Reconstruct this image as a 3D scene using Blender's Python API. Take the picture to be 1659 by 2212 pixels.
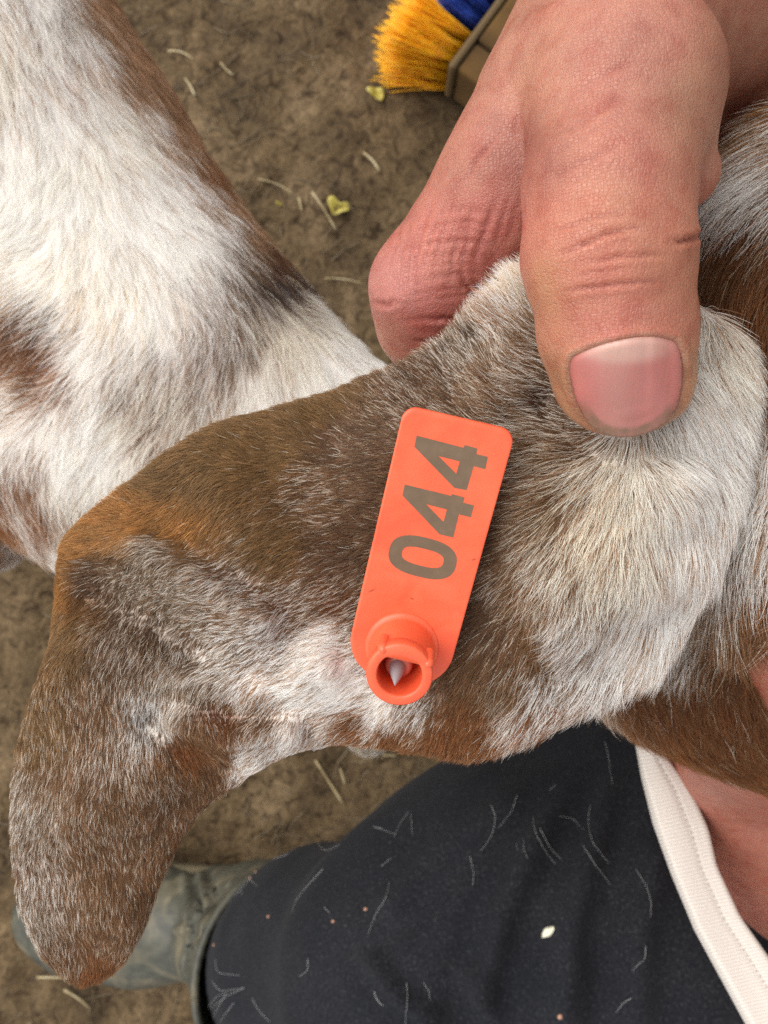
import bpy, math, random
import numpy as np
from mathutils import Vector
from mathutils.geometry import delaunay_2d_cdt, tessellate_polygon
from mathutils.bvhtree import BVHTree

for o in list(bpy.data.objects):
    bpy.data.objects.remove(o, do_unlink=True)
S = bpy.context.scene
COL = S.collection
rng = np.random.default_rng(7)
random.seed(7)

# ------------------------------------------------------------------ camera
CAM_Z = 0.72                     # lens height above the dirt floor
K = 1755.0                       # focal length in units of the 1659 x 2212 view
CU, CV = 829.5, 1106.0
cam = bpy.data.cameras.new('camera')
cam_o = bpy.data.objects.new('camera', cam); COL.objects.link(cam_o)
cam_o.location = (0, 0, CAM_Z)   # looks straight down, picture top = +Y
cam.sensor_fit = 'VERTICAL'; cam.sensor_height = 36.0
cam.lens = K / 2212.0 * 36.0
cam.clip_start = 0.01; cam.clip_end = 200
cam.dof.use_dof = True
cam.dof.focus_distance = 0.121
cam.dof.aperture_fstop = 38
S.camera = cam_o

# ------------------------------------------------------------------ sky, sun, exposure
SUN_EL, SUN_AZ = math.radians(52), math.radians(-62)     # azimuth from +Y, clockwise; sun on the left, a little up
W = bpy.data.worlds.new('World'); S.world = W; W.use_nodes = True
wn = W.node_tree.nodes; wl = W.node_tree.links
bg = wn['Background']
sky = wn.new('ShaderNodeTexSky'); sky.sky_type = 'NISHITA'; sky.sun_disc = False
sky.sun_elevation = SUN_EL; sky.sun_rotation = SUN_AZ
hs = wn.new('ShaderNodeHueSaturation'); hs.inputs['Saturation'].default_value = 0.14   # thin overcast
wl.new(sky.outputs[0], hs.inputs['Color']); wl.new(hs.outputs[0], bg.inputs['Color'])
bg.inputs['Strength'].default_value = 0.15
sl = bpy.data.lights.new('sun', 'SUN'); so = bpy.data.objects.new('sun', sl); COL.objects.link(so)
sl.energy = 1.5; sl.angle = math.radians(50); sl.color = (1.0, 0.95, 0.88)
sdir = Vector((math.sin(SUN_AZ) * math.cos(SUN_EL), math.cos(SUN_AZ) * math.cos(SUN_EL), math.sin(SUN_EL)))
so.rotation_euler = sdir.to_track_quat('Z', 'Y').to_euler(); so.location = sdir * 5
S.view_settings.view_transform = 'Standard'; S.view_settings.look = 'None'
S.view_settings.exposure = 0.84; S.view_settings.gamma = 1
S.render.engine = 'CYCLES'
cy = S.cycles
cy.use_denoising = False
cy.max_bounces = 9; cy.diffuse_bounces = 7; cy.glossy_bounces = 2; cy.transmission_bounces = 3; cy.transparent_max_bounces = 6
cy.caustics_reflective = False; cy.caustics_refractive = False

# ------------------------------------------------------------------ helpers
def P(u, v, d):
    """point at depth d (m below the lens) seen at u, v"""
    return np.array([(u - CU) / K * d, (CV - v) / K * d, CAM_Z - d])

def PN(uvd):
    a = np.asarray(uvd, float)
    d = a[:, 2]
    return np.stack([(a[:, 0] - CU) / K * d, (CV - a[:, 1]) / K * d, CAM_Z - d], 1)

def UV(p):
    d = CAM_Z - p[:, 2]
    d = np.maximum(d, 1e-3)
    return np.stack([p[:, 0] / d * K + CU, CV - p[:, 1] / d * K], 1)

def lin(r, g, b):
    f = lambda c: (c / 255 / 12.92) if c <= 10.3 else ((c / 255 + 0.055) / 1.055) ** 2.4
    return (f(r), f(g), f(b))

def hash3(ix, iy, iz, seed):
    h = (ix.astype(np.int64) * 73856093) ^ (iy.astype(np.int64) * 19349663) ^ (iz.astype(np.int64) * 83492791) ^ (seed * 2654435761)
    h &= 0xFFFFFFFF
    h = ((h >> 16) ^ h) * 0x45d9f3b & 0xFFFFFFFF
    h = ((h >> 16) ^ h) * 0x45d9f3b & 0xFFFFFFFF
    h = (h >> 16) ^ h
    return (h & 0xFFFFFF) / float(0xFFFFFF)

def vnoise(p, scale, seed=0):
    q = p * scale
    i = np.floor(q); f = q - i; f = f * f * (3 - 2 * f)
    x, y, z = i[:, 0], i[:, 1], i[:, 2]
    r = 0
    for a in (0, 1):
        for b in (0, 1):
            for c in (0, 1):
                w = (f[:, 0] if a else 1 - f[:, 0]) * (f[:, 1] if b else 1 - f[:, 1]) * (f[:, 2] if c else 1 - f[:, 2])
                r = r + w * hash3(x + a, y + b, z + c, seed)
    return r * 2 - 1

def fbm(p, scale, seed=0, oct=3):
    r = 0; a = 1.0
    for k in range(oct):
        r = r + a * vnoise(p, scale * 2 ** k, seed + k * 17); a *= 0.5
    return r

def idw(pts, vals, q, s=45.0, pw=2.0):
    pts = np.asarray(pts, float); vals = np.asarray(vals, float)
    out = np.empty((len(q), vals.shape[1]))
    for a in range(0, len(q), 60000):
        b = q[a:a + 60000]
        r2 = ((b[:, None, :] - pts[None]) ** 2).sum(2)
        w = 1.0 / (r2 + s * s) ** pw
        out[a:a + 60000] = (w @ vals) / w.sum(1, keepdims=True)
    return out

def empty(name, loc=(0, 0, 0)):
    o = bpy.data.objects.new(name, None); COL.objects.link(o); o.location = loc
    o.empty_display_size = 0.02
    return o

def tag(o, label, cat, group=None):
    o['label'] = label; o['category'] = cat
    if group: o['group'] = group
    return o

def link(name, data, parent=None):
    o = bpy.data.objects.new(name, data); COL.objects.link(o)
    if parent is not None:
        o.parent = parent
        o.matrix_parent_inverse = mat_world(parent).inverted()
    return o

def mat_world(o):
    from mathutils import Matrix
    m = Matrix.LocRotScale(o.location, o.rotation_euler, o.scale)
    if o.parent is not None:
        m = mat_world(o.parent) @ o.matrix_parent_inverse @ m
    return m

def mesh_obj(name, V, F, mat, parent=None, smooth=True, vcol=None, vcol_name='coat'):
    m = bpy.data.meshes.new(name)
    m.from_pydata([tuple(map(float, v)) for v in V], [], [tuple(map(int, f)) for f in F])
    if smooth:
        m.polygons.foreach_set('use_smooth', np.ones(len(m.polygons), bool))
    if vcol is not None:
        a = m.attributes.new(vcol_name, 'FLOAT_COLOR', 'POINT')
        c = np.ones((len(V), 4), np.float32); c[:, :3] = vcol
        a.data.foreach_set('color', c.ravel())
    m.materials.append(mat); m.update()
    return link(name, m, parent)

def surface_nets(f, org, h):
    """isosurface 0 of a sampled field -> vertices, quads"""
    nx, ny, nz = f.shape
    ins = f < 0
    c = np.zeros((nx - 1, ny - 1, nz - 1), np.int8)
    for a in (0, 1):
        for b in (0, 1):
            for e in (0, 1):
                c += ins[a:nx - 1 + a, b:ny - 1 + b, e:nz - 1 + e]
    act = (c > 0) & (c < 8)
    idx = -np.ones(act.shape, np.int64)
    cells = np.argwhere(act); n = len(cells); idx[act] = np.arange(n)
    acc = np.zeros((n, 3)); cnt = np.zeros(n)
    offs = [(a, b, e) for a in (0, 1) for b in (0, 1) for e in (0, 1)]
    val = {o: f[cells[:, 0] + o[0], cells[:, 1] + o[1], cells[:, 2] + o[2]] for o in offs}
    for o in offs:
        for ax in range(3):
            if o[ax] == 0:
                o2 = list(o); o2[ax] = 1; o2 = tuple(o2)
                f0, f1 = val[o], val[o2]
                m = (f0 < 0) != (f1 < 0)
                t = np.where(m, f0 / np.where(m, f0 - f1, 1), 0)
                pnt = np.tile(np.array(o, float), (n, 1)); pnt[:, ax] += t
                acc[m] += pnt[m]; cnt[m] += 1
    V = org + (cells + acc / cnt[:, None]) * h
    F = []
    for ax in range(3):
        b, e = [(1, 2), (2, 0), (0, 1)][ax]
        lo = [slice(1, -1)] * 3; lo[ax] = slice(0, -1)
        hi = [slice(1, -1)] * 3; hi[ax] = slice(1, None)
        A, B = ins[tuple(lo)], ins[tuple(hi)]
        ch = np.argwhere(A != B)
        if not len(ch): continue
        pnt = ch.copy()
        for k in range(3):
            if k != ax: pnt[:, k] += 1
        fl = A[tuple(ch.T)]
        def cell(db, de):
            q = pnt.copy(); q[:, b] += db; q[:, e] += de
            return idx[q[:, 0], q[:, 1], q[:, 2]]
        q = np.stack([cell(-1, -1), cell(0, -1), cell(0, 0), cell(-1, 0)], 1)
        q[~fl] = q[~fl][:, ::-1]
        F.append(q)
    F = np.concatenate(F)
    F = F[(F >= 0).all(1)]
    return V, F

def laplace(V, F, it=2, lam=0.5):
    n = len(V)
    E = np.concatenate([F[:, [0, 1]], F[:, [1, 2]], F[:, [2, 3]], F[:, [3, 0]]])
    E = np.concatenate([E, E[:, ::-1]])
    deg = np.bincount(E[:, 0], minlength=n).astype(float)
    for _ in range(it):
        s = np.stack([np.bincount(E[:, 0], weights=V[E[:, 1], k], minlength=n) for k in range(3)], 1)
        V = V + lam * (s / np.maximum(deg, 1)[:, None] - V)
    return V

def cone(p, a, b, ra, rb):
    """distance to a tapered capsule"""
    ab = b - a; L2 = (ab ** 2).sum()
    t = np.clip(((p - a) @ ab) / L2, 0, 1)
    return np.sqrt(((p - a - t[..., None] * ab) ** 2).sum(-1)) - (ra + (rb - ra) * t)

def chain(p, pts, k):
    """pts: list of (u, v, d, r in mm); smooth union along the chain"""
    W3 = [P(*q[:3]) for q in pts]; r = [q[3] / 1000 for q in pts]
    o = None
    for i in range(len(pts) - 1):
        e = cone(p, W3[i], W3[i + 1], r[i], r[i + 1])
        o = e if o is None else smin(o, e, k)
    return o

def smin(a, b, k):
    h = np.maximum(k - np.abs(a - b), 0) / k
    return np.minimum(a, b) - h * h * k * 0.25

def ellip(p, c, r):
    q = (p - c) / r
    k0 = np.sqrt((q ** 2).sum(-1)); k1 = np.sqrt(((q / r) ** 2).sum(-1))
    return k0 * (k0 - 1) / np.maximum(k1, 1e-9)

def sdf_mesh(fn, lo, hi, h, smooth=1):
    """sample fn only in the blocks that the surface can cross"""
    lo = np.array(lo); hi = np.array(hi); B = 8
    nb = np.ceil(((hi - lo) / h + 1) / B).astype(int)
    n = nb * B
    bi = np.stack(np.meshgrid(*[np.arange(k) for k in nb], indexing='ij'), -1).reshape(-1, 3)
    cen = lo + (bi * B + (B - 1) / 2) * h
    fc = np.concatenate([fn(cen[a:a + 50000]) for a in range(0, len(cen), 50000)])
    out = np.empty((nb[0], nb[1], nb[2], B, B, B))
    out[:] = np.where(fc < 0, -1.0, 1.0).reshape(nb)[..., None, None, None]
    act = np.argwhere(np.abs(fc) < h * B * 1.15)[:, 0]
    loc = np.stack(np.meshgrid(np.arange(B), np.arange(B), np.arange(B), indexing='ij'), -1)
    for a in range(0, len(act), 150):
        k = act[a:a + 150]
        pts = lo + (bi[k][:, None, None, None, :] * B + loc) * h
        out[bi[k, 0], bi[k, 1], bi[k, 2]] = fn(pts)
    out = out.transpose(0, 3, 1, 4, 2, 5).reshape(n)
    for ax in range(3):
        for s_ in (0, -1):
            sl_ = [slice(None)] * 3; sl_[ax] = s_
            out[tuple(sl_)] = np.maximum(out[tuple(sl_)], h * 0.5)
    V, F = surface_nets(out, lo, h)
    if smooth: V = laplace(V, F, smooth)
    return V, F

def vnormals(V, F):
    F = np.asarray(F)
    a, b, c = V[F[:, 0]], V[F[:, 1]], V[F[:, 2]]
    n = np.cross(b - a, c - a)
    if F.shape[1] == 4:
        n = n + np.cross(c - a, V[F[:, 3]] - a)
    out = np.zeros_like(V)
    for k in range(F.shape[1]):
        for ax in range(3):
            out[:, ax] += np.bincount(F[:, k], weights=n[:, ax], minlength=len(V))
    return out / np.maximum(np.linalg.norm(out, axis=1, keepdims=True), 1e-12)

def seg_dist(q, pl):
    """2D distance from points q to a polyline, with the parameter along it"""
    pl = np.asarray(pl, float); best = np.full(len(q), 1e9)
    for a, b in zip(pl[:-1], pl[1:]):
        ab = b - a; t = np.clip(((q - a) @ ab) / (ab @ ab), 0, 1)
        best = np.minimum(best, np.linalg.norm(q - a - t[:, None] * ab, axis=1))
    return best

def inside(q, poly):
    poly = np.asarray(poly, float); r = np.zeros(len(q), bool)
    x, y = q[:, 0], q[:, 1]
    j = len(poly) - 1
    for i in range(len(poly)):
        xi, yi = poly[i]; xj, yj = poly[j]
        c = ((yi > y) != (yj > y)) & (x < (xj - xi) * (y - yi) / (yj - yi + 1e-12) + xi)
        r ^= c; j = i
    return r

def smooth_closed(pl, n):
    """Catmull-Rom through a closed loop, n points"""
    pl = np.asarray(pl, float); m = len(pl); out = []
    per = 8
    for i in range(m):
        p0, p1, p2, p3 = pl[i - 1], pl[i], pl[(i + 1) % m], pl[(i + 2) % m]
        for t in np.arange(per) / per:
            out.append(0.5 * (2 * p1 + (p2 - p0) * t + (2 * p0 - 5 * p1 + 4 * p2 - p3) * t * t + (3 * p1 - p0 - 3 * p2 + p3) * t ** 3))
    return resample(np.array(out + [out[0]]), n + 1)[:-1]

def resample(pl, n):
    pl = np.asarray(pl, float)
    s = np.r_[0, np.cumsum(np.linalg.norm(np.diff(pl, axis=0), axis=1))]
    t = np.linspace(0, s[-1], n)
    return np.stack([np.interp(t, s, pl[:, k]) for k in range(pl.shape[1])], 1)

# ------------------------------------------------------------------ materials
def mat(name):
    m = bpy.data.materials.new(name); m.use_nodes = True
    nt = m.node_tree; b = nt.nodes['Principled BSDF']
    return m, nt, b

def N(nt, typ, **kw):
    n = nt.nodes.new(typ)
    for k, v in kw.items():
        if k.startswith('i_'):
            n.inputs[k[2:].replace('_', ' ')].default_value = v
        else:
            setattr(n, k, v)
    return n

def ramp(nt, fac, stops):
    r = nt.nodes.new('ShaderNodeValToRGB'); e = r.color_ramp.elements
    while len(e) < len(stops): e.new(0.5)
    for i, (p, c) in enumerate(stops):
        e[i].position = p; e[i].color = (*c, 1) if len(c) == 3 else c
    nt.links.new(fac, r.inputs[0]); return r.outputs[0]

def plain(name, col, rough=0.6, metal=0.0, spec=0.5, bump=None):
    m, nt, b = mat(name)
    b.inputs['Base Color'].default_value = (*col, 1); b.inputs['Roughness'].default_value = rough
    b.inputs['Metallic'].default_value = metal; b.inputs['Specular IOR Level'].default_value = spec
    if bump:
        sc, st, dist = bump
        no = N(nt, 'ShaderNodeTexNoise'); no.inputs['Scale'].default_value = sc; no.inputs['Detail'].default_value = 4
        tc = N(nt, 'ShaderNodeTexCoord'); nt.links.new(tc.outputs['Object'], no.inputs['Vector'])
        bp = N(nt, 'ShaderNodeBump'); bp.inputs['Strength'].default_value = st; bp.inputs['Distance'].default_value = dist
        nt.links.new(no.outputs['Fac'], bp.inputs['Height']); nt.links.new(bp.outputs[0], b.inputs['Normal'])
    return m

def fur_material(name, rough=0.45):
    m, nt, b = mat(name)
    at = N(nt, 'ShaderNodeAttribute', attribute_name='coat')
    nt.links.new(at.outputs['Color'], b.inputs['Base Color'])
    b.inputs['Roughness'].default_value = rough
    b.inputs['Specular IOR Level'].default_value = 0.35
    tr = N(nt, 'ShaderNodeBsdfTranslucent'); nt.links.new(at.outputs['Color'], tr.inputs['Color'])
    mx = N(nt, 'ShaderNodeMixShader'); mx.inputs[0].default_value = 0.45
    nt.links.new(b.outputs[0], mx.inputs[1]); nt.links.new(tr.outputs[0], mx.inputs[2])
    nt.links.new(mx.outputs[0], nt.nodes['Material Output'].inputs['Surface'])
    return m
M_FUR = fur_material('goat_fur')

def hide_material():
    m, nt, b = mat('goat_hide')
    at = N(nt, 'ShaderNodeAttribute', attribute_name='coat')
    nt.links.new(at.outputs['Color'], b.inputs['Base Color'])
    b.inputs['Roughness'].default_value = 0.8; b.inputs['Specular IOR Level'].default_value = 0.2
    return m
M_HIDE = hide_material()

def skin_material():
    m, nt, b = mat('skin')
    L = nt.links
    at = N(nt, 'ShaderNodeAttribute', attribute_name='skin_tone')
    tc = N(nt, 'ShaderNodeTexCoord')
    n1 = N(nt, 'ShaderNodeTexNoise'); n1.inputs['Scale'].default_value = 260; n1.inputs['Detail'].default_value = 5
    n2 = N(nt, 'ShaderNodeTexNoise'); n2.inputs['Scale'].default_value = 1500; n2.inputs['Detail'].default_value = 3
    L.new(tc.outputs['Object'], n1.inputs['Vector']); L.new(tc.outputs['Object'], n2.inputs['Vector'])
    mot = ramp(nt, n1.outputs['Fac'], [(0.3, (0.88, 0.72, 0.70)), (0.5, (1, 1, 1)), (0.7, (1.06, 1.12, 1.10))])
    mul = N(nt, 'ShaderNodeMix', data_type='RGBA', blend_type='MULTIPLY'); mul.inputs[0].default_value = 1
    L.new(at.outputs['Color'], mul.inputs[6]); L.new(mot, mul.inputs[7])
    L.new(mul.outputs[2], b.inputs['Base Color'])
    b.inputs['Subsurface Weight'].default_value = 0.35
    b.inputs['Subsurface Radius'].default_value = (1.0, 0.35, 0.2)
    b.inputs['Subsurface Scale'].default_value = 0.0025
    rr = N(nt, 'ShaderNodeMapRange'); rr.inputs['To Min'].default_value = 0.30; rr.inputs['To Max'].default_value = 0.46
    L.new(n1.outputs['Fac'], rr.inputs['Value']); L.new(rr.outputs[0], b.inputs['Roughness'])
    b.inputs['Specular IOR Level'].default_value = 0.45
    # skin lines: two stretched cell layers
    def lines(rot, sc):
        mp = N(nt, 'ShaderNodeMapping'); mp.inputs['Rotation'].default_value = rot; mp.inputs['Scale'].default_value = sc
        L.new(tc.outputs['Object'], mp.inputs['Vector'])
        vo = N(nt, 'ShaderNodeTexVoronoi', feature='DISTANCE_TO_EDGE'); vo.inputs['Scale'].default_value = 1.0
        L.new(mp.outputs[0], vo.inputs['Vector'])
        mr = N(nt, 'ShaderNodeMapRange'); mr.inputs['From Max'].default_value = 0.12
        L.new(vo.outputs['Distance'], mr.inputs['Value'])
        return mr.outputs[0]
    a1 = lines((0, 0, 0.5), (2100, 700, 1300)); a2 = lines((0.3, 0.2, -0.7), (900, 2300, 1300))
    s = N(nt, 'ShaderNodeMath', operation='ADD'); L.new(a1, s.inputs[0]); L.new(a2, s.inputs[1])
    s2 = N(nt, 'ShaderNodeMath', operation='MULTIPLY_ADD'); s2.inputs[1].default_value = 1.6
    L.new(n2.outputs['Fac'], s2.inputs[0]); L.new(s.outputs[0], s2.inputs[2])
    bp = N(nt, 'ShaderNodeBump'); bp.inputs['Strength'].default_value = 0.55; bp.inputs['Distance'].default_value = 0.00009
    po = N(nt, 'ShaderNodeTexVoronoi'); po.inputs['Scale'].default_value = 2600; L.new(tc.outputs['Object'], po.inputs['Vector'])
    s3 = N(nt, 'ShaderNodeMath', operation='MULTIPLY_ADD'); s3.inputs[1].default_value = 0.4; L.new(po.outputs['Distance'], s3.inputs[0]); L.new(s2.outputs[0], s3.inputs[2])
    L.new(s3.outputs[0], bp.inputs['Height']); L.new(bp.outputs[0], b.inputs['Normal'])
    return m
M_SKIN = skin_material()

def nail_material():
    m, nt, b = mat('fingernail'); L = nt.links
    at = N(nt, 'ShaderNodeAttribute', attribute_name='coat')
    L.new(at.outputs['Color'], b.inputs['Base Color'])
    b.inputs['Roughness'].default_value = 0.38
    b.inputs['Subsurface Weight'].default_value = 0.15; b.inputs['Subsurface Scale'].default_value = 0.001
    tc = N(nt, 'ShaderNodeTexCoord'); mp = N(nt, 'ShaderNodeMapping'); mp.inputs['Scale'].default_value = (2200, 160, 100)
    L.new(tc.outputs['Object'], mp.inputs['Vector'])
    no = N(nt, 'ShaderNodeTexNoise'); no.inputs['Scale'].default_value = 1; L.new(mp.outputs[0], no.inputs['Vector'])
    bp = N(nt, 'ShaderNodeBump'); bp.inputs['Strength'].default_value = 0.25; bp.inputs['Distance'].default_value = 0.00012
    L.new(no.outputs['Fac'], bp.inputs['Height']); L.new(bp.outputs[0], b.inputs['Normal'])
    return m
M_NAIL = nail_material()

def dirt_material():
    m, nt, b = mat('dirt'); L = nt.links
    tc = N(nt, 'ShaderNodeTexCoord')
    def noise(sc, det, dist=0.0):
        n = N(nt, 'ShaderNodeTexNoise'); n.inputs['Scale'].default_value = sc; n.inputs['Detail'].default_value = det
        n.inputs['Distortion'].default_value = dist
        L.new(tc.outputs['Object'], n.inputs['Vector']); return n.outputs['Fac']
    a = noise(11, 7, 0.8); c = noise(95, 7, 1.0); e = noise(420, 4)
    c1 = ramp(nt, a, [(0.30, (0.062, 0.044, 0.026)), (0.5, (0.130, 0.092, 0.051)), (0.68, (0.19, 0.14, 0.085))])
    c2 = ramp(nt, c, [(0.30, (0.30, 0.26, 0.22)), (0.47, (0.78, 0.73, 0.67)), (0.68, (1.10, 1.06, 0.98))])
    mx = N(nt, 'ShaderNodeMix', data_type='RGBA', blend_type='MULTIPLY'); mx.inputs[0].default_value = 1
    L.new(c1, mx.inputs[6]); L.new(c2, mx.inputs[7])
    c3 = ramp(nt, e, [(0.32, (0.6, 0.58, 0.55)), (0.6, (1.1, 1.08, 1.04))])
    mx2 = N(nt, 'ShaderNodeMix', data_type='RGBA', blend_type='MULTIPLY'); mx2.inputs[0].default_value = 0.8
    L.new(mx.outputs[2], mx2.inputs[6]); L.new(c3, mx2.inputs[7])
    L.new(mx2.outputs[2], b.inputs['Base Color'])
    b.inputs['Roughness'].default_value = 0.9; b.inputs['Specular IOR Level'].default_value = 0.2
    bp = N(nt, 'ShaderNodeBump'); bp.inputs['Strength'].default_value = 0.8; bp.inputs['Distance'].default_value = 0.006
    L.new(c, bp.inputs['Height']); L.new(bp.outputs[0], b.inputs['Normal'])
    return m
M_DIRT = dirt_material()

def vary(name, stops, rough=0.7, scale=60):
    """colour picked per object / place by noise"""
    m, nt, b = mat(name); L = nt.links
    oi = N(nt, 'ShaderNodeTexCoord'); no = N(nt, 'ShaderNodeTexNoise'); no.inputs['Scale'].default_value = scale
    no.inputs['Detail'].default_value = 3
    L.new(oi.outputs['Object'], no.inputs['Vector'])
    L.new(ramp(nt, no.outputs['Fac'], stops), b.inputs['Base Color'])
    b.inputs['Roughness'].default_value = rough
    return m
M_STRAW = vary('straw', [(0.35, (0.22, 0.16, 0.075)), (0.5, (0.34, 0.26, 0.13)), (0.65, (0.44, 0.37, 0.22))], 0.6, 40)
M_LITTER = vary('litter', [(0.35, (0.06, 0.042, 0.025)), (0.5, (0.13, 0.095, 0.052)), (0.68, (0.24, 0.19, 0.12))], 0.8, 25)
M_LEAF = vary('yellow_leaf', [(0.35, (0.20, 0.15, 0.03)), (0.5, (0.40, 0.33, 0.05)), (0.65, (0.48, 0.43, 0.13))], 0.55, 90)

# ================================================================== SETTING: ground
def build_ground():
    ax = np.r_[-30, -12, -5, -2.2, -1.2, -0.85, np.arange(-0.6, 0.6001, 0.004), 0.85, 1.2, 2.2, 5, 12, 30]
    n = len(ax)
    X, Y = np.meshgrid(ax, ax, indexing='ij')
    p = np.stack([X.ravel(), Y.ravel(), np.zeros(n * n)], 1)
    fade = np.clip((1.3 - np.abs(p[:, :2]).max(1)) / 0.6, 0, 1)
    z = fbm(p, 9, 3, 3) * 0.006 + fbm(p, 55, 9, 3) * 0.0022
    lump = vnoise(p, 38, 21); z += np.where(lump > 0.25, (lump - 0.25) * 0.006, 0)
    p[:, 2] = z * fade
    i = np.arange(n * n).reshape(n, n)
    F = np.stack([i[:-1, :-1].ravel(), i[1:, :-1].ravel(), i[1:, 1:].ravel(), i[:-1, 1:].ravel()], 1)
    o = mesh_obj('ground', p, F, M_DIRT)
    o['kind'] = 'structure'
    return o
build_ground()

def gz(x, y):
    p = np.array([[x, y, 0.0]])
    z = fbm(p, 9, 3, 3) * 0.006 + fbm(p, 55, 9, 3) * 0.0022
    lump = vnoise(p, 38, 21)
    z = z + np.where(lump > 0.25, (lump - 0.25) * 0.006, 0)
    return float(z[0])

def tube_mesh(pts, r0, r1, seg=5, flat=1.0):
    pts = np.asarray(pts, float); n = len(pts)
    t = np.gradient(pts, axis=0); t /= np.linalg.norm(t, axis=1, keepdims=True) + 1e-12
    up = np.array([0, 0, 1.0]); V = []; F = []
    for i in range(n):
        s = np.cross(t[i], up); 
        if np.linalg.norm(s) < 1e-4: s = np.array([1.0, 0, 0])
        s /= np.linalg.norm(s); w = np.cross(s, t[i])
        r = r0 + (r1 - r0) * i / (n - 1)
        for k in range(seg):
            a = 2 * math.pi * k / seg
            V.append(pts[i] + s * math.cos(a) * r + w * math.sin(a) * r * flat)
    for i in range(n - 1):
        for k in range(seg):
            k2 = (k + 1) % seg
            F.append((i * seg + k, i * seg + k2, (i + 1) * seg + k2, (i + 1) * seg + k))
    F.append(tuple(range(seg))[::-1]); F.append(tuple((n - 1) * seg + k for k in range(seg)))
    return np.array(V), F

def joined(parts):
    V = []; F = []; b = 0
    for v, f in parts:
        V.append(np.asarray(v)); F += [tuple(int(x) + b for x in q) for q in f]; b += len(v)
    return np.concatenate(V), F

def build_litter():
    parts = []
    for k in range(3600):
        x, y = random.uniform(-0.42, 0.42), random.uniform(-0.52, 0.52)
        # patchy: more chaff where a slow noise is high
        if vnoise(np.array([[x, y, 0.3]]), 7, 5)[0] < random.uniform(-0.8, 0.6): continue
        L = random.choice([0.008, 0.012, 0.018, 0.028]) * random.uniform(0.7, 1.3); a = random.uniform(0, 6.28); bend = random.gauss(0, 0.25)
        pts = []
        for s in (-0.5, 0, 0.5):
            px = x + math.cos(a + bend * s) * L * s; py = y + math.sin(a + bend * s) * L * s
            pts.append((px, py, gz(px, py) + 0.0012 + random.uniform(0, 0.0015)))
        r = random.uniform(0.00025, 0.0006)
        parts.append(tube_mesh(pts, r, r * 0.7, 3))
    V, F = joined(parts)
    o = mesh_obj('chaff', V, F, M_LITTER, smooth=False)
    o['kind'] = 'stuff'; o['label'] = 'trampled brown chaff and hay bits matted into the dirt'; o['category'] = 'chaff'
build_litter()

def straw(u0, v0, u1, v1, r, label, bend=0.0):
    d = CAM_Z - 0.004
    a, b = P(u0, v0, d), P(u1, v1, d); n = np.array([-(b - a)[1], (b - a)[0], 0])
    pts = []
    for s in np.linspace(0, 1, 6):
        q = a + (b - a) * s + n * bend * math.sin(s * math.pi)
        q[2] = gz(q[0], q[1]); pts.append(q)
    pts = np.array(pts); pts[:, 2] = np.linspace(pts[0, 2], pts[-1, 2], 6) + 0.0035
    V, F = tube_mesh(pts, r, r * 0.8, 6, 0.6)
    tag(mesh_obj('straw', V, F, M_STRAW), label, 'straw', 'straw stalks lying on the dirt')
straw(675, 418, 725, 495, 0.0011, 'long pale straw stalk on the dirt beside the larger yellow leaf', 0.02)
straw(646, 428, 652, 455, 0.0013, 'short tan straw chip on the dirt between goat flank and straw stalk')
straw(232, 5, 282, 62, 0.0011, 'pale straw stalk on the dirt right against the goat flank', 0.03)
straw(360, 105, 420, 135, 0.0008, 'thin straw on the dirt a little off the goat flank', 0.1)
straw(400, 170, 422, 210, 0.0011, 'whitish straw piece next to a dark crack in the dirt', 0.05)
straw(478, 140, 505, 165, 0.0009, 'faint tan straw fragment on the bare dirt patch', -0.05)
straw(785, 330, 820, 372, 0.0012, 'split reddish straw on the dirt beside the hand', 0.06)
straw(1100 / 1.823 + 0 + 78, 1640, 742, 1733, 0.0012, 'long tan straw on the dirt running up to the trousers')
straw(735, 1660, 745, 1690, 0.0009, 'short pale grass blade beside the long tan straw')
straw(828, 1632, 855, 1634, 0.0012, 'yellow straw bit on the dirt below the ear')
straw(990, 1640, 1005, 1668, 0.0012, 'yellow straw stub half under the dark trousers')
straw(140, 2135, 190, 2185, 0.0014, 'yellow straw sticking out below the brown ear tip', 0.05)
straw(80, 2110, 240, 2128, 0.0011, 'thin brown twig on the dirt beneath the ear tip', 0.03)
straw(560, 395, 640, 425, 0.0006, 'fine grass fibre lying on the trodden dirt', 0.08)
straw(700, 600, 790, 612, 0.0006, 'fine fibre on the dirt between goat neck and knuckles', 0.05)

def leaf(uvs, label):
    d = CAM_Z - 0.004
    pl = smooth_closed(np.array(uvs, float), 26)
    c = pl.mean(0); rings = [pl, c + (pl - c) * 0.6, c + (pl - c) * 0.25]
    V = []
    for j, r in enumerate(rings):
        for i, (u, v) in enumerate(r):
            q = P(u, v, d); q[2] = gz(q[0], q[1]) * 0.3 + 0.007 - 0.0018 * j + 0.0009 * math.sin(i * 0.9); V.append(q)
    q = P(*c, d); q[2] = gz(q[0], q[1]) * 0.3 + 0.003; V.append(q)
    n = 26; F = []
    for j in range(2):
        for i in range(n):
            i2 = (i + 1) % n; F.append((j * n + i, j * n + i2, (j + 1) * n + i2, (j + 1) * n + i))
    for i in range(n): F.append((2 * n + i, 2 * n + (i + 1) % n, 3 * n))
    o = mesh_obj('leaf', np.array(V), F, M_LEAF)
    s = o.modifiers.new('thick', 'SOLIDIFY'); s.thickness = 0.0005
    tag(o, label, 'leaf', 'fallen yellow leaves')
leaf([(708, 432), (722, 427), (735, 440), (752, 440), (755, 455), (738, 462), (722, 468), (714, 455)], 'crumpled yellow leaf beside a pale straw stalk on the dirt')
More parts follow.
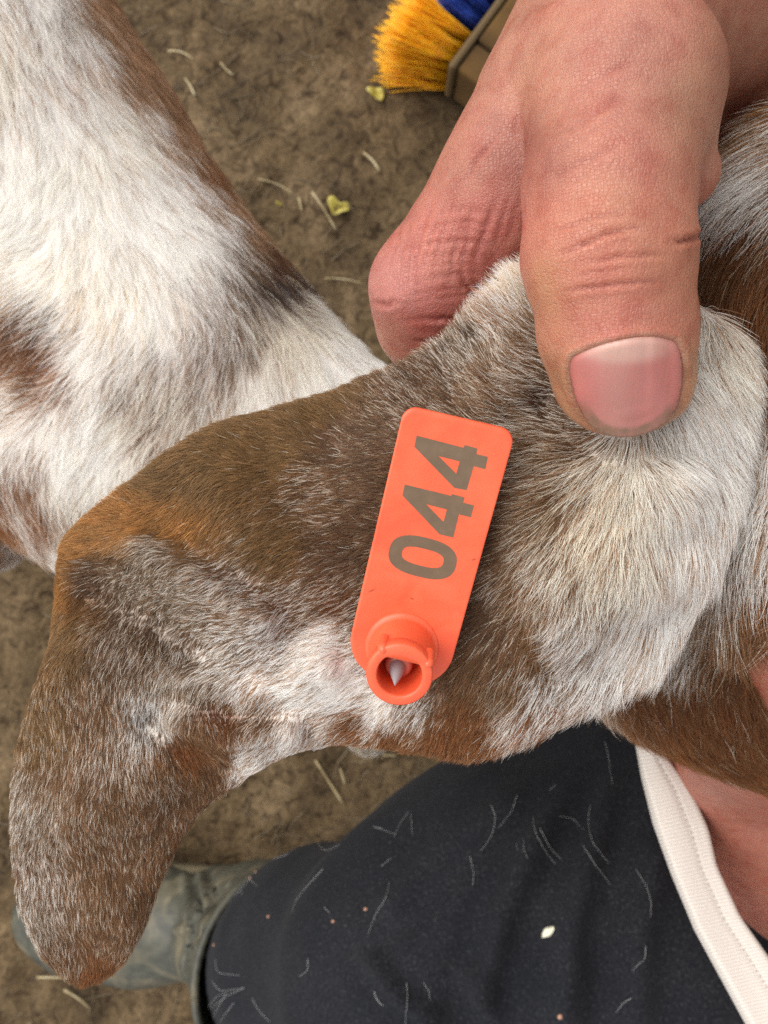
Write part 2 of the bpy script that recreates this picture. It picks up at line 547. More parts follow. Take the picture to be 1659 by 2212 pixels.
leaf([(791, 196), (812, 194), (828, 198), (829, 215), (822, 224), (805, 212)], 'triangular yellow leaf lying near the orange broom bristles')
leaf([(596, 438), (606, 440), (610, 448), (602, 446)], 'tiny yellow leaf scrap on the dirt between goat and straw')

# ================================================================== broom
def build_broom():
    root = empty('push_broom', tuple(P(1060, 60, CAM_Z)))
    tag(root, 'wooden push broom with orange and blue bristles lying on the dirt', 'broom')
    M_WOOD = vary('broom_wood', [(0.3, (0.05, 0.024, 0.005)), (0.5, (0.085, 0.042, 0.008)), (0.7, (0.12, 0.062, 0.013))], 0.95, 30)
    M_OR = vary('orange_bristle', [(0.3, (0.85, 0.33, 0.005)), (0.5, (0.97, 0.47, 0.006)), (0.7, (0.98, 0.60, 0.015))], 0.4, 300)
    M_BL = vary('blue_bristle', [(0.3, (0.008, 0.018, 0.12)), (0.5, (0.012, 0.045, 0.32)), (0.7, (0.03, 0.09, 0.45))], 0.4, 300)
    dz = 0.64
    # block: a long wooden bar running up and to the right
    ex = P(1081, 0, dz) - P(964, 159, dz); ex /= np.linalg.norm(ex)          # along the block
    ez = np.array([0, 0, 1.0]); ey = np.cross(ez, ex)                            # towards the bristles (left)
    def bar(name, s0, s1, y0, y1, z0, z1, mt, bev=0.003):
        o = P(998, 112, dz)
        V = [o + ex * s + ey * y + ez * (z - (CAM_Z - dz)) for s in (s0, s1) for y in (y0, y1) for z in (z0, z1)]
        F = [(0, 1, 3, 2), (4, 6, 7, 5), (0, 4, 5, 1), (2, 3, 7, 6), (0, 2, 6, 4), (1, 5, 7, 3)]
        ob = mesh_obj(name, V, F, mt, root, smooth=False)
        b = ob.modifiers.new('bevel', 'BEVEL'); b.width = bev; b.segments = 2
        return ob
    bar('block_end', -0.004, 0.0230, -0.048, 0.0, 0.012, 0.062, M_WOOD)
    bar('block', 0.0240, 0.42, -0.048, 0.0, 0.012, 0.064, M_WOOD)
    bar('bristle_base', -0.008, 0.42, 0.001, 0.007, 0.016, 0.066, plain('broom_edge', (0.12, 0.075, 0.028), 0.8))
    # tufts: rows along the block, fanning out to the left, ends splayed
    oo = P(998, 112, dz)
    r = random.Random(4)
    for i in range(13):
        for j in range(5):
            s = 0.002 + i * 0.0115 + r.uniform(-0.002, 0.002); zz = 0.018 + j * 0.0105
            blue = s > 0.030 and j >= 3
            base = oo + ex * s + ey * 0.006 + ez * (zz - (CAM_Z - dz))
            endfan = max(0.0, 1 - s / 0.06)
            ax = ey * 1.0 - ex * (0.40 * endfan ** 1.2) + ez * (-.02 + 0.12 * (j - 1))
            parts = []
            for k in range(60):
                dr = ax + np.array([r.gauss(0, 0.075), r.gauss(0, 0.075), r.gauss(0, 0.075)])
                dr /= np.linalg.norm(dr)
                L = r.uniform(0.056, 0.064) * (0.66 if blue else 1.0)
                st = base + np.array([r.gauss(0, 0.0016) for _ in range(3)])
                side = np.array([r.gauss(0, 0.06), r.gauss(0, 0.06), r.gauss(0, 0.05)])
                pts = []
                for q in (0, 0.4, 0.75, 1.0):
                    w = st + dr * L * q + side * L * q * q; w[2] = max(w[2], 0.004 + 0.001 * k / 60); pts.append(w)
                parts.append(tube_mesh(pts, 0.00055, 0.0004, 3))
            V, F = joined(parts)
            first = mesh_obj('bristle_tuft', V, F, M_BL if blue else M_OR, root)
            if i >= 7:                                            # the rows go on along the block
                for n_ in range(1, 4):
                    c = first.copy(); COL.objects.link(c); c.location = Vector(ex * 0.0115 * 6 * n_)
build_broom()

# ================================================================== person: right hand and arm
def sdf_hand(p):
    hand = chain(p, [(2300, -430, .200, 36), (1650, -30, .174, 26), (1352, 50, .137, 15), (1122, 385, .1355, 12.3), (930, 622, .146, 10.6)], 0.004)
    fill = chain(p, [(1190, 300, .1335, 10), (1068, 565, .1495, 10.5)], 0.004)
    dors = chain(p, [(1310, 100, .1315, 13.5), (1195, 280, .1330, 11)], 0.004)
    hand = smin(hand, dors, 0.006)
    hand = smin(hand, fill, 0.008)
    heel = chain(p, [(1560, 120, .168, 16), (1660, 262, .167, 9.5)], 0.004)
    hand = smin(hand, heel, 0.004)
    palm = chain(p, [(1480, 60, .170, 17), (1260, 470, .182, 14)], 0.004)
    hand = smin(hand, palm, 0.010)
    idx = chain(p, [(930, 622, .146, 10.4), (930, 690, .1515, 9.6), (1180, 815, .158, 8.6), (1380, 900, .152, 8.0)], 0.003)
    hand = smin(hand, idx, 0.003)
    mid = chain(p, [(1000, 560, .163, 10.5), (938, 712, .1665, 10.0), (1190, 870, .173, 9.0), (1400, 930, .168, 8.2)], 0.003)
    rin = chain(p, [(1060, 570, .180, 10), (1010, 725, .184, 9.4), (1220, 860, .189, 8.4), (1400, 920, .185, 7.8)], 0.003)
    pin = chain(p, [(1120, 570, .195, 8.5), (1090, 720, .199, 8.0), (1250, 830, .203, 7.2), (1390, 880, .200, 6.8)], 0.003)
    for f in (mid, rin, pin): hand = smin(hand, f, 0.0022)
    th = chain(p, [(1345, 195, .1195, 12.9), (1314, 400, .1150, 11.9), (1313, 555, .1145, 11.9), (1331, 715, .1165, 10.9), (1346, 803, .1185, 9.4)], 0.0015)
    th = smin(th, chain(p, [(1318, 735, .1172, 9.8), (1306, 812, .1195, 7.7)], .002), .002)
    th = smin(th, chain(p, [(1352, 735, .1172, 9.6), (1384, 812, .1195, 7.5)], .002), .002)
    tmc = chain(p, [(1345, 195, .1195, 12.9), (1335, 90, .148, 13)], 0.004)
    th = smin(th, tmc, 0.006)
    then = chain(p, [(1425, 285, .1235, 8.5), (1478, 375, .1245, 5.2)], 0.004)
    th = smin(th, then, 0.0025)
    # the web: fused towards the wrist, a sharp cleft towards the finger tips
    yy = (p[..., 1] - P(0, 300, .13)[1]) / (P(0, 150, .13)[1] - P(0, 300, .13)[1])
    xx = np.clip((P(1420, 0, .13)[0] - p[..., 0]) / (P(1420, 0, .13)[0] - P(1230, 0, .13)[0]), 0, 1)
    k = 0.0010 + 0.0135 * np.clip(yy, 0, 1) ** 1.2 * xx
    return smin(hand, th, k)

NAIL = smooth_closed(np.array([(1236, 780), (1266, 758), (1320, 741), (1385, 730), (1440, 734), (1461, 752), (1468, 800), (1464, 850), (1448, 893), (1415, 922), (1372, 938), (1330, 938), (1292, 924), (1263, 892), (1244, 842)], float), 160)
def nail_sd(q):
    d = seg_dist(q, np.r_[NAIL, NAIL[:1]])
    return np.where(inside(q, NAIL), -d, d)

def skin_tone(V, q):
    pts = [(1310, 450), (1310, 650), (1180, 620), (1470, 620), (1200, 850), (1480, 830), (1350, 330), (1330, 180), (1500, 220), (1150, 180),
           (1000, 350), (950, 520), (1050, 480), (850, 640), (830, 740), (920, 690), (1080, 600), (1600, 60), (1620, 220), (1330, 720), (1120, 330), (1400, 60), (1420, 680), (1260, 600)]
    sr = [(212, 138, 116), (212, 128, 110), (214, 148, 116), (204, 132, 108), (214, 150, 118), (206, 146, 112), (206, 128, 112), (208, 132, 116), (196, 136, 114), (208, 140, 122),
          (206, 132, 116), (204, 120, 108), (204, 116, 106), (210, 130, 124), (202, 130, 112), (206, 112, 104), (206, 114, 106), (184, 120, 100), (180, 114, 96), (206, 118, 104), (176, 104, 92), (200, 128, 112), (208, 128, 110), (208, 124, 108)]  # skin colours by place; the forearm entries are darker, its shade painted in
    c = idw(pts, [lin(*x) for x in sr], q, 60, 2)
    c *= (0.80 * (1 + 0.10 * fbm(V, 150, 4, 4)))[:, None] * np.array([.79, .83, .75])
    return c

person = empty('person', (0.30, -0.15, 0.0))
tag(person, 'person in dark trousers and rubber boot pinching the goat ear under a thumb', 'person')

def build_right_hand():
    lo = (0.0 - 0.012, -0.005, CAM_Z - 0.235); hi = (0.088, 0.122, CAM_Z - 0.097)
    V, F = sdf_mesh(sdf_hand, lo, hi, 0.00052, 2)
    nrm = vnormals(V, F)
    q = UV(V)
    up = np.clip(nrm[:, 2] * 1.6, 0, 1)
    disp = fbm(V, 70, 31, 3) * 0.00018
    # flexion creases and folds (depth, half width in view units)
    def crease(pl, dep, w, lim=1.0):
        pl = np.array(pl, float); wob = resample(pl, 14); wob[1:-1] += np.random.default_rng(int(pl[0, 0])).normal(0, 1.6, (12, 2))
        d = seg_dist(q, wob)
        e0 = np.linalg.norm(q - pl[0], axis=1); e1 = np.linalg.norm(q - pl[-1], axis=1); Lp = np.linalg.norm(pl[0] - pl[-1])
        dep = dep * np.clip(np.minimum(e0, e1) / (0.30 * Lp) - 0.08, 0, 1) * 1.35 * (0.75 + 0.4 * vnoise(np.c_[q, 0 * d], .03, 4))
        return -dep * np.exp(-(d / w) ** 2) + dep * 0.35 * np.exp(-((d - 2.2 * w) / (1.3 * w)) ** 2)
    near = (q[:, 0] > 1128 + np.clip(250 - q[:, 1], 0, 60) * .8) & ((CAM_Z - V[:, 2]) < 0.135)
    th = np.zeros(len(V))
    for pl, dep, w in [
        ([(1172, 508), (1240, 486), (1310, 462), (1375, 463)], .00030, 5), ([(1190, 552), (1235, 540), (1300, 505), (1370, 492), (1430, 498)], .00040, 5.5),
        ([(1238, 572), (1330, 556), (1400, 550), (1462, 549)], .00036, 5.5), ([(1195, 632), (1260, 622), (1340, 612), (1425, 606), (1460, 604)], .00038, 5),
        ([(1545, 500), (1490, 517), (1474, 521), (1450, 523)], .0007, 6), ([(1215, 595), (1300, 585), (1380, 577)], .00018, 4), ([(1175, 440), (1250, 425), (1340, 420)], .00016, 6),
        ([(1180, 250), (1260, 300), (1330, 330)], .00012, 7), ([(1200, 300), (1290, 240), (1370, 190)], .00017, 8), ([(1180, 345), (1270, 290), (1350, 240)], .00017, 7),
        ([(1230, 210), (1320, 150), (1400, 120)], .00017, 9), ([(1180, 395), (1260, 350), (1360, 300)], .00017, 7)]:
        th += crease(pl, dep, w)
    disp += np.where(near, th, 0) * up
    bk = np.zeros(len(V))
    r = random.Random(3)
    for i in range(15):                       # wrinkles over the web, running with the hand
        x = 862 + i * 17 + r.uniform(-8, 8); pl = [(x + 40 + r.uniform(-9, 9), 395 + r.uniform(-25, 40)), (x + 8 + r.uniform(-7, 7), 490), (x - 14 + r.uniform(-7, 7), 560), (x - 10 + r.uniform(-9, 9), 640 + r.uniform(-40, 30))]
        bk += crease(pl, .00011 + r.uniform(0, .00012), 5.2)
    for i in range(12):                       # and across it
        y = 440 + i * 22 + r.uniform(-10, 10); pl = [(845 + r.uniform(0, 40), y + 25 + r.uniform(-8, 8)), (930, y + 8 + r.uniform(-6, 6)), (1010, y + r.uniform(-6, 6)), (1085, y + 12 + r.uniform(-8, 8))]
        bk += crease(pl, .00007 + r.uniform(0, .00011), 5.0)
    for pl in ([(1130, 235), (1118, 262), (1110, 300)], [(1140, 215), (1180, 180), (1230, 160)], [(1100, 270), (1040, 330), (1000, 400)], [(1010, 600), (1045, 632), (1090, 640)], [(985, 575), (1020, 640), (1080, 668)],
               [(905, 690), (980, 690), (1040, 670)], [(880, 735), (950, 740), (1010, 720)], [(797, 652), (830, 658), (862, 652)]):
        bk += crease(pl, .00042, 5)
    knuck = 0.0006 * np.exp(-((q[:, 0] - 850) ** 2 + (q[:, 1] - 640) ** 2) / 45 ** 2)
    disp += np.where(~near, bk + knuck, 0) * up
    # nail bed and the folds of skin round it
    sd = nail_sd(q)
    isth = near & (nrm[:, 2] > -0.2)
    fold = 0.0008 * np.exp(-((sd - 13) / 11) ** 2)
    free = np.clip((q[:, 1] - 862) / 45, 0, 1)
    disp += np.where(isth, np.where(sd < 0, -0.0004 * np.clip(-sd / 6, 0, 1), fold * (1 - free)), 0)
    V2 = V + nrm * disp[:, None]
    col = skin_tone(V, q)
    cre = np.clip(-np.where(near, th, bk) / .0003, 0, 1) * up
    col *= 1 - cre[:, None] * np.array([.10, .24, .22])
    edge = np.exp(-((sd - 6) / 7) ** 2) * isth
    cut = np.exp(-((sd - 7) / 5) ** 2) * isth * np.clip((800 - q[:, 1]) / 30, 0, 1) * (.6 + .6 * vnoise(V, 1400, 12))
    col = col * (1 - .55 * cut[:, None]) + np.array(lin(196, 168, 140)) * .8 * .55 * cut[:, None]
    col *= (1 - 0.22 * edge * (q[:, 1] > 790))[:, None]                     # dirt and dry cuticle round the nail
    # the rest of the arm, shoulder and the left arm, out of frame for the most part
    def coarse(p):
        right = chain(p, [(2150, -340, .193, 33.5), (2300, -430, .200, 36), (3000, -950, .24, 44)], 0.02)
        fa = np.array
        sh = smin(cone(p, P(3000, -950, .24), fa([.42, .16, .78]), .044, .060), cone(p, fa([.42, .16, .78]), fa([.44, -.22, .78]), .06, .06), .05)
        left = chain(p, [(1712, 1432, .168, 8.0), (1762, 1550, .180, 9.0), (1600, 1612, .275, 24), (1725, 1830, .322, 39), (2000, 2220, .345, 50)], 0.004)
        lf = smin(left, cone(p, P(2000, 2220, .345), fa([.44, -.22, .78]), .044, .058), .01)
        return smin(smin(right, sh, .03), lf, .02)
    Vc, Fc = sdf_mesh(coarse, (0.065, -0.30, 0.36), (0.53, 0.32, 0.86), 0.0045, 2)
    def leftfine(p):
        a = chain(p, [(1706, 1432, .168, 8.4), (1758, 1550, .180, 9.6), (1595, 1612, .274, 25), (1718, 1830, .321, 40)], 0.004)
        b = chain(p, [(1718, 1830, .321, 40), (1990, 2220, .345, 51)], .004)
        return smin(a, b, .012)
    Vl, Fl = sdf_mesh(leftfine, (0.055, -0.27, 0.32), (0.275, -0.010, 0.57), 0.0017, 1)
    cl = np.tile(np.array(lin(160, 98, 80)), (len(Vl), 1)) * (1 + 0.05 * fbm(Vl, 60, 8, 3))[:, None]
    cc = np.tile(np.array(lin(160, 98, 80)), (len(Vc), 1))
    b1 = len(V2); b2 = b1 + len(Vc)
    VV = np.concatenate([V2, Vc, Vl]); FF = np.concatenate([F, Fc + b1, Fl + b2])
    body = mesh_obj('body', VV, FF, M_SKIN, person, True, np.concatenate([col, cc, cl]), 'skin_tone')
    # thumbnail plate
    bvh = BVHTree.FromPolygons([Vector(v) for v in V], [tuple(map(int, f)) for f in F])
    cam_p = Vector((0, 0, CAM_Z))
    gx, gy = np.meshgrid(np.arange(1220, 1476, 4.0), np.arange(722, 948, 4.0))
    g = np.stack([gx.ravel(), gy.ravel()], 1)
    g = g[nail_sd(g) < -2.2]
    pts2 = np.r_[NAIL, g]; nb = len(NAIL)
    res = delaunay_2d_cdt([Vector(x) for x in pts2], [(i, (i + 1) % nb) for i in range(nb)], [list(range(nb))], 1, 1e-4)
    vv, ff = np.array([tuple(x) for x in res[0]]), res[2]
    out = []
    for u, v in vv:
        dr = Vector(P(u, v, 1.0) - np.array([0, 0, CAM_Z])).normalized()
        hit = bvh.ray_cast(cam_p, dr)[0]
        d = CAM_Z - hit.z if hit else 0.116
        out.append(d)
    dd = np.array(out)
    # plate: smooth arch instead of the raw finger surface
    A = np.stack([np.ones(len(vv)), vv[:, 0] - 1348, vv[:, 1] - 835, (vv[:, 0] - 1348) ** 2, (vv[:, 0] - 1348) * (vv[:, 1] - 835), (vv[:, 1] - 835) ** 2], 1)
    inn = nail_sd(vv) < -12
    co = np.linalg.lstsq(A[inn], dd[inn], rcond=None)[0]
    dn = A @ co
    sdn = nail_sd(vv)
    fr = np.clip((vv[:, 1] - 870) / 40, 0, 1)
    dn = np.minimum(dn, dd + 0.0002) - 0.00012 + 0.00035 * np.clip((sdn + 9) / 9, 0, 1) * (1 - fr)
    NV = PN(np.c_[vv, dn])
    # colours of the plate: lunula, pink bed, grimy free edge
    lun = 1 / (1 + np.exp(((vv[:, 1] - 728) + 0.0035 * (vv[:, 0] - 1345) ** 2 * 0.55 - 52) / 5))
    lun *= np.exp(-((vv[:, 0] - 1345) / 95) ** 4)
    freee = np.clip((sdn + 24) / 7, 0, 1) * np.clip((vv[:, 1] - 858) / 30, 0, 1) * (.75 + .35 * vnoise(np.c_[vv * .08, 0 * vv[:, 0]], 1.0, 5))
    pink = np.array(lin(172, 104, 96)); pale = np.array(lin(176, 126, 115)); white = np.array(lin(200, 168, 152)); grime = np.array(lin(112, 90, 68))
    band = np.exp(-((vv[:, 0] - 1330) / 40) ** 2)[:, None] * 0.55
    cn = pink * (1 - band) + pale * band
    cn = cn * (1 - lun[:, None] * 0.62) + white * lun[:, None] * 0.62
    cn *= (1 + 0.09 * vnoise(np.c_[vv[:, 0] * .06, vv[:, 1] * .004, 0 * vv[:, 0]], 1.0, 6) + 0.05 * vnoise(np.c_[vv * .03, 0 * vv[:, 0]], 1.0, 9))[:, None]
    cn = cn * (1 - freee[:, None] * 0.9) + grime * freee[:, None] * 0.9
    rim = .5 * np.clip((sdn + 4) / 4, 0, 1) * np.clip((vv[:, 1] - 880) / 20, 0, 1)
    cn = cn * (1 - .8 * rim[:, None]) + np.array(lin(184, 160, 136)) * .8 * rim[:, None]
    cn *= (1 - 0.14 * np.exp(-(sdn / 4) ** 2))[:, None]
    nail = mesh_obj('thumbnail', NV, ff, M_NAIL, body, True, cn)
    so_ = nail.modifiers.new('thick', 'SOLIDIFY'); so_.thickness = 0.0005; so_.offset = -1
    nail['label'] = 'short pink thumbnail with pale half moon and grimy edge'
    return body
body = build_right_hand()

# ================================================================== goat
BROWN_GAIN = 1.65
BROWN = {'dark': lin(98, 71, 51), 'mid': lin(112, 81, 55), 'olive': lin(118, 90, 57), 'ginger': lin(146, 104, 56), 'rufous': lin(122, 78, 44), 'deep': lin(98, 58, 30), 'tan': lin(144, 112, 84), 'black': lin(52, 38, 36), 'grey': lin(114, 92, 72), 'cream': lin(200, 178, 146)}

EAR_C = [  # u, v, share of white hairs, tone of the others
 (1100,620,.75,'cream'),(1080,700,.55,'tan'),(1000,760,.45,'grey'),(1130,800,.42,'mid'),(1050,830,.35,'mid'),(900,830,.28,'dark'),(700,880,.10,'olive'),(500,930,.04,'olive'),(350,1020,.05,'olive'),
 (250,1080,.05,'ginger'),(160,1170,.02,'ginger'),(300,1130,.06,'ginger'),(400,1120,.05,'ginger'),(450,1050,.05,'olive'),(600,980,.08,'olive'),(750,960,.18,'dark'),(680,1060,.30,'mid'),(850,1100,.10,'dark'),
 (600,1180,.12,'olive'),(750,1200,.16,'dark'),(330,1195,.42,'grey'),(300,1270,.35,'grey'),(200,1260,.2,'dark'),(135,1280,.02,'ginger'),(140,1370,.08,'olive'),(250,1400,.34,'dark'),(400,1290,.42,'grey'),(500,1290,.46,'mid'),
 (650,1310,.42,'mid'),(740,1290,.30,'deep'),(600,1390,.62,'mid'),(700,1390,.85,'tan'),(740,1480,.95,'tan'),(500,1440,.54,'grey'),(400,1500,.46,'grey'),(650,1490,.84,'tan'),(560,1490,.66,'tan'),(820,1535,.88,'tan'),(900,1525,.55,'mid'),
 (760,1565,.22,'rufous'),(850,1600,.08,'rufous'),(950,1600,.08,'rufous'),(1050,1585,.18,'rufous'),(690,1585,.6,'tan'),(620,1600,.8,'tan'),(540,1640,.75,'tan'),(480,1560,.20,'deep'),(430,1590,.15,'mid'),(405,1630,.08,'rufous'),
 (560,1545,.35,'mid'),(320,1560,.62,'grey'),(270,1620,.4,'mid'),(200,1550,.3,'mid'),(95,1560,.25,'olive'),(150,1700,.28,'mid'),(250,1750,.26,'mid'),(400,1710,.2,'mid'),(330,1850,.22,'mid'),(200,1900,.22,'mid'),
 (100,1900,.45,'mid'),(50,1750,.42,'grey'),(60,1980,.45,'grey'),(140,2080,.28,'mid'),(200,2105,.04,'rufous'),(250,2000,.24,'mid'),(450,1660,.12,'mid'),(340,1700,.3,'mid'),
 (1050,1150,.12,'dark'),(1080,1050,.22,'dark'),(1150,1000,.38,'mid'),(1200,1080,.34,'mid'),(1120,1250,.34,'mid'),(1200,1200,.55,'mid'),(1300,1100,.72,'tan'),(1400,1050,.84,'tan'),(1500,950,.88,'tan'),(1550,850,.85,'tan'),
 (1570,1050,.84,'tan'),(1450,1200,.80,'tan'),(1350,1250,.72,'mid'),(1250,1350,.66,'mid'),(1150,1380,.22,'mid'),(1050,1350,.18,'dark'),(1010,1450,.12,'mid'),(1100,1480,.28,'mid'),(1200,1480,.68,'mid'),(1300,1420,.75,'mid'),
 (1400,1350,.80,'tan'),(1480,1280,.84,'tan'),(1120,1555,.55,'rufous'),(1000,1540,.15,'rufous'),(1220,1535,.5,'rufous'),(1000,1000,.2,'dark'),(950,1200,.15,'dark'),(1160,900,.4,'dark')]
EAR_D = [  # u, v, direction of lie
 (1100,640,-.75,-.65),(1050,750,-.5,-.85),(900,850,-.7,-.6),(700,900,-.9,-.4),(500,950,-.85,-.5),(300,1050,-.85,-.4),(170,1180,-.95,.1),(125,1300,-.65,.75),(600,1060,-.88,.3),(450,1050,-.7,.6),(750,1100,-.97,.12),(350,1150,-.8,.55),
 (250,1400,-.1,1),(330,1250,-.5,.8),(500,1300,-.9,.35),(650,1450,-.92,.3),(750,1480,-.9,.2),(500,1480,-.75,.65),(400,1480,-.4,.9),(200,1600,-.1,1),(300,1800,0,1),(150,2000,.1,1),(250,2050,-.1,1),(400,1700,.1,1),(470,1560,.2,.95),(90,1700,-.25,.95),(60,1850,-.15,1),
 (600,1590,-.35,.85),(850,1580,-.55,.75),(1000,1600,-.35,.9),(1080,1200,-.88,.45),(1200,1300,-.5,.87),(1300,1300,-.12,1),(1300,1100,-.35,.9),(1360,1050,.0,1),(1450,1250,.0,1),(1550,1100,.12,1),(1520,950,.55,.83),(1450,1000,.35,.93),(1100,1450,-.5,.85),(1250,1480,-.38,.92),
 (1000,1000,-.9,.1),(1150,920,-.85,.05),(1170,860,-.75,-.1),(1200,1000,-.85,.35),(1100,1050,-.92,.2),(1400,1400,-.15,1),(900,1350,-.9,.3),(1000,900,-.75,-.5),(350,1900,.1,1)]
EAR_Z = [  # depth below the lens
 (1300,950,.1235),(1350,1200,.1205),(1250,1300,.122),(1540,1000,.128),(1610,860,.131),(1480,1330,.1365),(1560,1150,.1335),(1590,1000,.1335),(1200,1560,.137),(1350,1440,.1345),(900,1000,.1285),(900,1300,.1300),(700,850,.1345),(1100,640,.128),(950,760,.1335),(500,1100,.1275),(600,930,.1325),
 (200,1150,.1335),(130,1280,.139),(300,1080,.1315),(350,1200,.1290),(250,1350,.1335),(550,1350,.1310),(700,1450,.1300),(800,1600,.1375),(1000,1610,.138),(600,1610,.138),(450,1600,.1355),(480,1500,.1335),(200,1700,.1385),(320,1650,.1365),(50,1700,.146),
 (250,1950,.1435),(330,1950,.148),(60,1950,.148),(180,2100,.152),(420,1760,.147),(1150,1100,.1255),(1050,1450,.1312),(900,1440,.1335),(780,1420,.1330),(860,1500,.1335),(800,1330,.1325),(960,1300,.1315),(850,1250,.1315),(1130,850,.1265),(1450,900,.1255),(1400,1050,.1215),(1020,1200,.1275),(1500,1150,.1265),(1250,700,.129),(1500,720,.131)]
EAR_OUT = [(1132,585),(1105,600),(1062,648),(1000,690),(940,742),(870,782),(800,812),(700,852),(600,882),(480,912),(400,952),(330,1002),(260,1058),(192,1110),(150,1152),(127,1200),(121,1260),(119,1330),(105,1400),(77,1480),(52,1560),(33,1650),(25,1720),(24,1800),(32,1880),(44,1960),(66,2020),(104,2078),(160,2122),(190,2125),(238,2104),(277,2066),(308,2006),(338,1930),(368,1860),(398,1802),(430,1760),(470,1722),(520,1688),(570,1655),(620,1628),(680,1612),(760,1607),(850,1617),(950,1631),(1030,1634),(1100,1616),(1160,1587),(1230,1547),(1300,1507),(1380,1456),(1450,1397),(1500,1312),(1541,1226),(1568,1157),(1588,1070),(1598,980),(1610,880),(1615,790),(1570,700),(1450,640),(1250,575)]
EAR_POLY = smooth_closed(np.array(EAR_OUT, float), 420)

goat = empty('goat', (-0.05, 0.0, 0.0))
tag(goat, 'white goat with brown roan patches, its brown ear stretched across by a hand', 'goat')

def ear_depth(q):
    d = idw([x[:2] for x in EAR_Z], [[x[2]] for x in EAR_Z], q, 90, 2)[:, 0]
    def ridge(pl, amp, w): return amp * np.exp(-(seg_dist(q, np.array(pl, float)) / w) ** 2)
    d = d - ridge([(160, 1190), (300, 1185), (420, 1250), (560, 1330)], .0044, 42)      # fold of the ear
    d = d + ridge([(215, 1290), (330, 1330), (420, 1400)], .0044, 52)
    d = d + ridge([(330, 1560), (480, 1660), (540, 1690)], .0032, 34)
    d = d - ridge([(390, 1560), (480, 1590), (620, 1580)], .0052, 36)
    d = d - ridge([(700, 1440), (560, 1500), (420, 1470)], .0022, 46)
    d = d + ridge([(960, 780), (1010, 900), (1060, 960)], .0012, 22) + ridge([(1030, 740), (1090, 850), (1130, 920)], .0012, 20)
    d = d + ridge([(1190, 880), (1260, 960), (1350, 985), (1440, 955)], .0022, 35)       # dent under the thumb
    return d

def build_ear():
    step = 12.0
    gx, gy = np.meshgrid(np.arange(0, 1660, step), np.arange(560, 2150, step))
    g = np.stack([gx.ravel() + 0.35 * step * (np.arange(gx.size) % 2), gy.ravel()], 1)
    cl = np.r_[EAR_POLY, EAR_POLY[:1]]
    ins = inside(g, EAR_POLY); g = g[ins]
    sd = seg_dist(g, cl); g = g[sd > 5]
    nb = len(EAR_POLY)
    allp = np.r_[EAR_POLY, g]
    res = delaunay_2d_cdt([Vector(x) for x in allp], [(i, (i + 1) % nb) for i in range(nb)], [list(range(nb))], 1, 1e-4)
    q = np.array([tuple(x) for x in res[0]]); T = np.array(res[2])
    d0 = ear_depth(q)
    sd = seg_dist(q, cl); sd[sd < 0.5] = 0
    t = np.clip(sd / 42, 0, 1); half = 0.0019 * np.sqrt(1 - (1 - t) ** 2)
    top = PN(np.c_[q, d0 - half]); bot = PN(np.c_[q, d0 + half + 0.0002 * (sd > 0)])
    n = len(q)
    bmap = np.where(sd == 0, np.arange(n), np.arange(n) + n)
    a = T[0]; 
    nz = np.cross(top[T[:, 1]] - top[T[:, 0]], top[T[:, 2]] - top[T[:, 0]])[:, 2]
    T[nz < 0] = T[nz < 0][:, ::-1]
    V = np.r_[top, bot]; F = np.r_[T, bmap[T][:, ::-1]]
    used = np.zeros(2 * n, bool); used[F.ravel()] = True
    re = np.cumsum(used) - 1
    return V[used], re[F], len(T)
EV, EF, ENT = build_ear()

def coat(q, table, seed, P3):
    vals = []
    for u, v, w, t in table: vals.append((w,) + tuple(BROWN_GAIN * x for x in BROWN[t]))
    # wobble the patch borders
    qq = q + np.stack([fbm(P3, 260, seed, 3), fbm(P3, 260, seed + 50, 3)], 1) * 14
    r = idw([x[:2] for x in table], vals, qq, 26, 2.2)
    return r[:, 0], r[:, 1:]

def coat_mean(q, table, seed, P3):
    w, c = coat(q, table, seed, P3)
    return (c * (1 - w[:, None]) * 0.9 + w[:, None] * np.array([.88, .85, .80])) * 0.92

